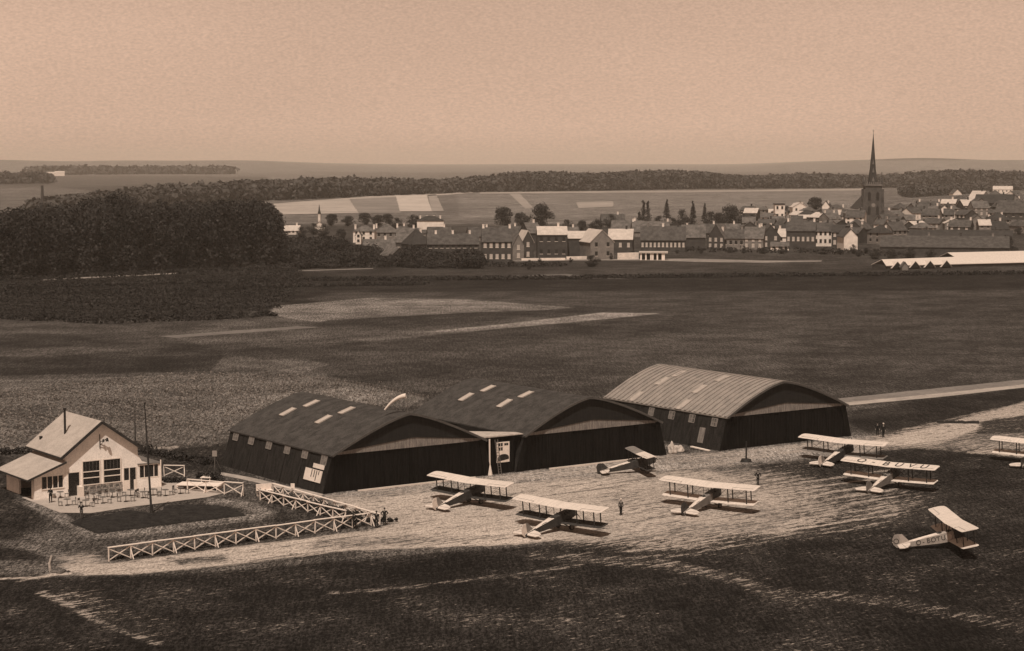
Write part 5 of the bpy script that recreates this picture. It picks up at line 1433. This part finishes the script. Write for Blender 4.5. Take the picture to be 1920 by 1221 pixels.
H(1777, 412, 26, 12, 17, 9, 0, WH, RP, 'pale square house with a small rooftop lantern, right of the church', 'hip', (3, 1, FG), 0)
H(1777, 404, 12, 15, 25, 4, 0, WH, RD, 'rooftop lantern turret with pale dome right of the church', 'hip', (2, 1, FG), 0, name='turret', cat='turret')
H(1824, 388, 30, 12, 30, 11, -38, GY, RP, 'house on the rise with pale slanting roof', 'side', None, 1)
H(1880, 363, 36, 8, 14, 9, 0, WH, RP, 'long pale walled house highest on the rise at right', 'side', (5, 1, FG), 1)
H(1846, 372, 16, 8, 14, 8, 0, WH, RG, 'small pale house on the rise left of the long pale one', 'side', None, 1)
H(1795, 372, 18, 9, 17, 8, 30, WH, RB, 'pinkish pale gable on the rise behind the lantern house', 'gable', None, 1)
H(1862, 392, 70, 12, 27, 14, -8, BR, RD, 'large dark roofed building on the slope at right', 'side', (8, 1, FG), 1)
H(1900, 412, 70, 14, 36, 14, -14, BR, RB, 'big brown roofed building near the right edge on the slope', 'side', (5, 1, FG), 1)
H(1868, 407, 30, 8, 14, 6, 0, WH, RB, 'low pale wing in front of the big brown roof on the slope', 'side', (3, 1, FG), 0)
H(1712, 402, 24, 8, 14, 8, 0, WH, RD, 'white walled cottage right of the church', 'side', (2, 1, FG), 1)
H(1690, 408, 30, 9, 20, 10, -14, GY, RG, 'grey gabled house against the right side of the church', 'gable', (2, 1, FG), 1)
H(1742, 402, 40, 10, 24, 10, 0, BR, RB, 'brown house with two tall chimneys left of the lantern house', 'side', (3, 1, FG), 2, chm=CW)
H(1770, 478, 236, 15, 34, 20, -1, BR, RB, 'very long low factory hall with brown roof before the church', 'side', None, 4, name='factory_hall', cat='factory')
H(1800, 456, 190, 10, 24, 14, -2, BR, RD, 'second long factory hall behind the first, with dark roof', 'side', None, 3, name='factory_hall', cat='factory')

# garden trees squeezed between the roofs
rt = random.Random(5); XL = ['left of the big pair of round trees', 'below the poplars', 'below the conifers', 'right of the large round tree', 'around the square tower', 'left of the church', 'right of the church', 'below the lantern house', 'at the right edge']
XB = [960, 1230, 1340, 1430, 1510, 1610, 1730, 1820, 1930]
GT = sorted([(700,478,12,1.8),(732,500,14,1.6),(770,503,13,1.8),(690,498,14,1.8),(800,502,14,1.8),(835,503,15,1.8),(870,503,14,1.6),(655,470,16,1.6),(625,476,18,1.6),(790,452,12,1.3),(838,452,12,1.2),(900,500,12,1.4),(958,497,10,1.3),(1012,492,8,1.2),(1070,492,9,1.2),(1186,478,8,1.4),(1270,476,8,1.5),(1315,476,9,1.4),(1290,446,12,1.3),(1350,440,12,1.4),
  (1404,440,13,1.4),(1432,428,12,1.4),(1440,452,12,1.3),(1478,430,12,1.3),(1520,446,10,1.3),(1560,440,12,1.3),(1580,424,12,1.3),(1612,452,13,1.4),(1660,440,13,1.4),(1700,428,12,1.3),(1668,462,14,1.5),(1720,444,12,1.3),(1752,428,13,1.3),(1790,438,12,1.4),(1820,418,13,1.3),(1850,432,13,1.3),(1875,392,12,1.3),(1905,400,13,1.2),(1835,402,12,1.4),(1800,396,11,1.4),(1740,392,10,1.3),(1910,440,15,1.3),(1760,464,10,1.6),(1625,476,12,1.7),(1610,482,10,1.7),(1700,470,13,1.8),(1735,474,11,1.8),(1790,474,11,2),(1820,474,11,2),(1900,474,13,1.7)])
zcount = {}
for (x, yb, h_, w_) in GT:
    zone = XL[min(k for k, b_ in enumerate(XB) if x <= b_)]
    n_ = zcount.get(zone, 0); zcount[zone] = n_ + 1
    plant(rt.choice(['bushy', 'round', 'round2']), x, yb, yb - h_, ORD[n_] + ' from the left of the garden trees ' + zone, 'garden trees between the houses', w_)

# closely packed roofs between the named ones
LM = [(1395, 'right of round tree'), (1425, 'left of square tower'), (1462, 'below square tower'), (1500, 'right of square tower'), (1545, 'below compact tree'), (1590, 'left of church'), (1637, 'below church tower'),
      (1680, 'right of church'), (1725, 'left of lantern house'), (1777, 'below lantern house'), (1830, 'right of lantern house'), (1880, 'by right edge')]
rowsd = [(404, 'topmost row'), (414, 'second row'), (425, 'third row'), (436, 'fourth row'), (447, 'fifth row'), (458, 'front row')]
seen = {}
r_ = random.Random(21)
for (yb, rd) in rowsd:
    x = 1395 + r_.uniform(0, 20)
    while x < 1925:
        k = (yb - 300) / 38.0
        wp = r_.uniform(5.5, 11) * k
        rise = 0
        if x > 1690: rise = (x - 1690) * 0.12 * (1 if yb < 430 else .3)
        y_ = yb - rise + r_.uniform(-2.5, 2.5)
        if 1598 < x < 1672 and yb < 412: x += 30; continue
        if x > 1660 and yb > 450: x += 40; continue
        e = r_.uniform(3.2, 6) * k * .9; rg = e + r_.uniform(2.4, 4.4) * k * .9
        near_ = min(LM, key=lambda q: abs(q[0] - x))[1]
        for _try in range(60):
            wall = r_.choice([WH, GY, GY, BR, BR, GY]); roof = r_.choice([RB, RB, RG, RG, RD, RP] if r_.random() < .6 else [RB, RG])
            st = r_.choice(['side', 'side', 'gable', 'hip']); nch = r_.choice([1, 1, 2, 0])
            if (wall, roof, st, nch, near_, rd) not in seen: break
        seen[(wall, roof, st, nch, near_, rd)] = 1
        wn = {WH: 'pale', GY: 'grey', BR: 'dark brick'}[wall]; rn = {RB: 'brown', RG: 'grey', RD: 'dark', RP: 'pale'}[roof]
        sn = {'side': 'broad', 'gable': 'gable-fronted', 'hip': 'hip-roofed'}[st]
        cn = {0: 'no chimney', 1: 'one chimney', 2: 'two chimneys'}[nch]
        lb = '%s %s house, %s roof, %s, %s, %s' % (sn, wn, rn, cn, rd, near_)
        H(x, y_, wp, e, rg, r_.uniform(7, 10), r_.choice([0, 8, -12, 25, -30, 40, -45]), wall, roof, lb, st, (max(1, int(wp / k / 2.8)), 1 if e / k < 4 else 2, r_.choice([FG, FG, FS])), nch, group='houses crowded round the church')
        x += wp * r_.uniform(.95, 1.5)
for (x, y_, w_, lb) in [(1275, 450, 50, 'brown roof behind the long row house, left of the conifers'), (1330, 446, 44, 'brown roofed house just below the darkest conifer'), (1368, 446, 44, 'grey roofed house below the large round tree'), (1405, 448, 40, 'low brown roof right below the large round tree'),
                        (1150, 428, 44, 'small brown roofed house behind the largest gabled house'), (1175, 440, 60, 'grey roofs right behind the pale roofed wing'), (905, 452, 50, 'brown roof behind the white windowed brick house, left part'), (955, 450, 40, 'brown roof behind the narrow houses, left part'),
                        (1070, 452, 36, 'grey roof between the tall brick house and the barn'), (825, 452, 44, 'brown roofed house right below the big white house')]:
    H(x, y_, w_, 10, 26, 10, r_.choice([-6, 5, 10]), r_.choice([GY, BR]), RG if 'grey' in lb else RB, lb, 'side', (3, 1, FG), 1, chm=CW)
# gables and small things among them
def white_bits():
    for (x, y_, w, h) in []: pass

# shelter with pillars on the pale street
p = GH(1224, 488); k = p.y / F_PX
sh_ = empty('shelter', p, -math.atan2(p.x, p.y), 'low open shelter with flat pale roof on white pillars beside the street', 'shelter')
b = MB(); b.box(-26 * k, 28 * k, -.4, 5, 13 * k, 16 * k); b.build('roof', TONES['roof_pale'], sh_)
b = MB(); b.box(-22 * k, 22 * k, 4.6, 4.8, 0, 13 * k); b.build('back_wall', FAR_GLASS, sh_)
for q in (-22, -13, -3.5, 0, 8.5, 18, 21):
    b = MB(); b.box(q * k - .3, q * k + .3, 0, .5, 0, 13 * k); b.build('pillar', CW, sh_)
for (x0_, x1_, yy_, h_, lb) in [(1062, 1106, 487, 1.2, 'low pale garden wall left of the largest gabled house'), (1158, 1197, 487, 2.6, 'pale sunlit wall between the largest gabled house and the shelter'), (965, 1060, 489, .9, 'low pale wall along the street before the middle houses')]:
    a_, c_ = GH(x0_, yy_), GH(x1_, yy_ - 1); b = MB(); b.bar((a_.x, a_.y, h_ / 2), (c_.x, c_.y, h_ / 2), .4, h_); tag(b.build('garden_wall', CW), lb, 'wall')

# white roofed sheds with dormer gables
A_, B_ = GH(1662, 506), GH(1960, 498)
dx = B_ - A_; ln_s = dx.length; shd = empty('workshop_shed', (A_.x, A_.y, 0), math.atan2(dx.y, dx.x), 'long workshop shed with white roof and small dark dormer gables', 'shed')
ks = A_.y / F_PX; e_, r2, dp = 1.5, 3.6, 9
b = MB(); b.box(0, ln_s, .2, dp, 0, e_); b.build('wall', TONES['wall_brick'], shd)
b = MB(); slab4(b, [(-.3, -.2, e_), (ln_s, -.2, e_), (ln_s, dp / 2, r2 + .5), (1.0, dp / 2, r2 - .2)], .2); slab4(b, [(1.0, dp / 2, r2 - .2), (ln_s, dp / 2, r2 + .5), (ln_s, dp, e_), (-.3, dp, e_)], .2)
b.build('roof', mat('white_roofing', .50, .08), shd)
for q in (22, 62, 95, 132):
    x_ = q * ks
    b = MB(); b.prism([(x_ - 2.0, e_ - .8), (x_ + 2.0, e_ - .8), (x_, e_ + 1.2)], 'y', -.6, 2.0); g_ = b.build('dormer', FAR_GLASS, shd)
    b = MB(); slab4(b, [(x_ - 2.3, -.75, e_ - .9), (x_, -.75, e_ + 1.4), (x_, 4.0, e_ + 1.4), (x_ - 2.3, 4.0, e_ - .9)], .12); slab4(b, [(x_, -.75, e_ + 1.4), (x_ + 2.3, -.75, e_ - .9), (x_ + 2.3, 4.0, e_ - .9), (x_, 4.0, e_ + 1.4)], .12); b.build('dormer_roof', MATS['white_roofing'], g_)
H(1697, 507, 12, 8, 16, 4, 10, GY, RG, 'small grey hut standing in front of the white sheds', 'gable', None, 0, name='hut', cat='hut')
p2 = GH(1800, 495); s2 = empty('workshop_shed', (p2.x, p2.y, 0), math.atan2(dx.y, dx.x), 'second white roofed shed standing behind the dormered one', 'shed')
b = MB(); b.box(-2, 42, 0, 10, 0, 2.4); b.build('wall', TONES['wall_brick'], s2)
b = MB(); slab4(b, [(-2, -.3, 2.4), (42, -.3, 2.4), (42, 5, 4.1), (-2, 5, 4.1)]); slab4(b, [(-2, 5, 4.1), (42, 5, 4.1), (42, 10.3, 2.4), (-2, 10.3, 2.4)]); b.build('roof', MATS['white_roofing'], s2)

# ------------------------------------------------------------------ church
pc = GH(1637, 421); kc = (pc.y) / F_PX
cu = empty('church', pc, -math.atan2(pc.x, pc.y) + R(8), 'dark stone church with square tower and tall slender spire above the town', 'church')
CH = mat('church_stone', .07, .3, .35); CHR = mat('church_slate', .04, .25, .5)
tw = 31 * kc; ht = 72 * kc
b = MB(); b.box(-tw / 2, tw / 2, 0, tw, -2, ht); b.build('tower', CH, cu)
b = MB()
for sx_ in (-1, 1):
    for (h0, h1_, o_) in ((0, 26, 1.6), (26, 46, 0.8), (46, 66, 0.2)):
        b.box(sx_ * tw / 2 - (.9 if sx_ < 0 else -.01) - (o_ * kc if sx_ < 0 else 0), sx_ * tw / 2 + (.9 if sx_ > 0 else -.01) + (o_ * kc if sx_ > 0 else 0), -.9, 1.4, h0 * kc - 1, h1_ * kc)
        b.box(sx_ * tw / 2 - (.7 if sx_ < 0 else -.01) - (o_ * kc if sx_ < 0 else 0), sx_ * tw / 2 + (.7 if sx_ > 0 else -.01) + (o_ * kc if sx_ > 0 else 0), tw - 1.2, tw + .6, h0 * kc - 1, h1_ * kc)
b.build('buttress', CH, cu)
b = MB(); b.box(-tw / 2 - .5, tw / 2 + .5, -.5, tw + .5, ht, ht + .9)
for q in np.linspace(-tw / 2, tw / 2, 9): b.box(q - .3, q + .3, -.5, 0, ht + .9, ht + 2.0); b.box(q - .3, q + .3, tw, tw + .5, ht + .9, ht + 2.0)
b.build('parapet', mat('church_trim', .13, .2, .5), cu)
for sx_ in (-1, 1):
    for yy_ in (0, tw):
        b = MB(); b.tube([(sx_ * tw / 2, yy_, ht + .5), (sx_ * tw / 2, yy_, ht + 2.2), (sx_ * tw / 2, yy_, ht + 5.0)], [.6, .6, .05], 6); b.build('pinnacle', CH, cu)
for (xx_, zz_) in ((-2.1, .62), (2.1, .62), (-2.1, .25), (2.1, .25)):
    b = MB(); z_ = ht * zz_; b.prism([(xx_ - .75, z_), (xx_ + .75, z_), (xx_ + .75, z_ + 3.6), (xx_, z_ + 4.8), (xx_ - .75, z_ + 3.6)], 'y', -.06, -.004); b.build('window', FAR_GLASS, cu)
b = MB(); b.tube([(0, -.12, ht * .50), (0, -.02, ht * .50)], 1.0, 18); b.build('clock_face', mat('clock_face', .2, .1), cu)
zs = ht + .6; spire = MB()
hsp = (421 - 252) * kc - ht
prof_ = [(0, 17), (6, 16), (18, 14), (60, 8.6), (90, 4.8), (115, 1.8), (127, .5)]
sc_ = hsp / 127 / kc
spire.tube([(0, tw / 2, zs + q * kc * sc_) for q, _ in prof_], [w_ * kc * .5 * 1.0 for _, w_ in prof_], 8); so = spire.build('spire', CHR, cu)
for a_ in range(4):
    an = math.pi / 4 + a_ * math.pi / 2
    b = MB(); r0 = 7.2 * kc; c_ = Vector((math.cos(an) * r0, tw / 2 + math.sin(an) * r0, zs)); b.tube([c_, c_ + Vector((0, 0, 3.2)), c_ + Vector((0, 0, 7.5))], [.7, .7, .05], 6); b.build('pinnacle', CHR, so)
b = MB(); zt_ = zs + hsp; b.bar((0, tw / 2, zt_ - .5), (0, tw / 2, zt_ + 1.6), .14); b.bar((-.5, tw / 2, zt_ + .9), (.5, tw / 2, zt_ + .9), .14); b.build('cross', DARK, so)
for (zz_, w_) in ((8, .5), (30, .4), (50, .35)):
    b = MB(); rr = np.interp(zz_, [0, 18, 60, 90], [8.5, 7, 4.3, 2.4]) * kc; z_ = zs + zz_ * kc * sc_
    b.prism([(-w_ * 1.4, z_), (w_ * 1.4, z_), (0, z_ + 2.6)], 'y', tw / 2 - rr - .3, tw / 2 - rr + .5); b.build('lucarne', mat('church_trim', .13), so)
b = MB(); nh = 30 * kc; b.prism([(-6.5, -2), (6.5, -2), (6.5, 8), (0, 15), (-6.5, 8)], 'y', tw, tw + 30); b.build('nave', CH, cu)
b = MB(); slab4(b, [(-7, tw, 7.6), (0, tw, 15.3), (0, tw + 30, 15.3), (-7, tw + 30, 7.6)]); slab4(b, [(0, tw, 15.3), (7, tw, 7.6), (7, tw + 30, 7.6), (0, tw + 30, 15.3)]); b.build('nave_roof', CHR, cu)
b = MB(); b.prism([(-tw / 2 - 7, -2), (-tw / 2, -2), (-tw / 2, 9), (-tw / 2 - 7, 5)], 'y', 2, tw + 28); b.prism([(tw / 2 + 9, -2), (tw / 2, -2), (tw / 2, 10), (tw / 2 + 9, 4)], 'y', 2, tw + 28); b.build('aisle', mat('church_side', .12, .25, .4), cu)

# turreted villa and slim turret by the wood
def turret(x, yb, wpx, hpx, label, base=None):
    p = GH(x, yb); k = p.y / F_PX; t = empty('turreted_villa' if base else 'turret', p, -math.atan2(p.x, p.y), label, 'villa' if base else 'turret')
    w = wpx * k / 2; h = hpx * k
    b = MB(); b.tube([(0, 3, 0), (0, 3, h * .72)], w, 12); b.build('tower', CW, t)
    b = MB(); b.tube([(0, 3, h * .72), (0, 3, h * .86), (0, 3, h * 1.12)], [w * 1.25, w * .7, .05], 12); b.build('spire', TONES['roof_dark'], t)
    if base:
        bw_, bh = base[0] * k / 2, base[1] * k
        b = MB(); b.prism([(-bw_, -1), (bw_, -1), (bw_, bh * .65), (0, bh * 1.2), (-bw_, bh * .65)], 'y', 0, 8); b.build('wall', CW, t)
        b = MB(); slab4(b, [(-bw_ - .3, -.2, bh * .6), (0, -.2, bh * 1.25), (0, 8.2, bh * 1.25), (-bw_ - .3, 8.2, bh * .6)]); slab4(b, [(0, -.2, bh * 1.25), (bw_ + .3, -.2, bh * .6), (bw_ + .3, 8.2, bh * .6), (0, 8.2, bh * 1.25)]); b.build('roof', TONES['roof_grey'], t)
turret(599, 433, 5, 44, 'pale villa with a thin pointed turret at the garden edge', (20, 14))
turret(519, 430, 5.5, 34, 'slim pale turret with dark cap rising beside the big wood')
# far white building near the horizon at upper left
H(96, 330.5, 16, 5, 8, 25, 0, WH, RP, 'far away bright white building, left of two near the horizon', 'side', None, 0, group='white buildings near the horizon')
H(112, 330, 18, 6, 9, 25, 0, WH, RP, 'far away bright white building, right of two near the horizon', 'side', None, 0, group='white buildings near the horizon')
p = GH(80, 398); b = MB(); hh = 50 * p.y / F_PX; b.tube([(0, 0, 0), (0, 0, hh)], [1.4, .9], 10); ck = b.build('factory_chimney', mat('far_brick', .05)); ck.location = p; tag(ck, 'dim tall chimney rising beyond the big wood at far left', 'chimney')
for (x, yb, hp, lb) in [(958, 500, 44, 'thin chimney stack between the brick house and the narrow houses')]:
    pass
tp_ = GH(1272, 600)

# ------------------------------------------------------------------ hazy summer air over the plain
HAZE = 0.000065
b = MB(); b.box(-13000, 13000, -320, 14200, -3.0, 90.0)
hzo = b.build('haze', bpy.data.materials.new('haze_air')); tag(hzo, kind='stuff')
m = hzo.data.materials[0]; m.use_nodes = True; n = m.node_tree; n.nodes.clear()
o_ = n.nodes.new('ShaderNodeOutputMaterial'); pv = n.nodes.new('ShaderNodeVolumePrincipled')
pv.inputs['Density'].default_value = HAZE; pv.inputs['Color'].default_value = (0.98, 0.86, 0.74, 1); pv.inputs['Anisotropy'].default_value = -0.35
n.links.new(pv.outputs[0], o_.inputs['Volume'])
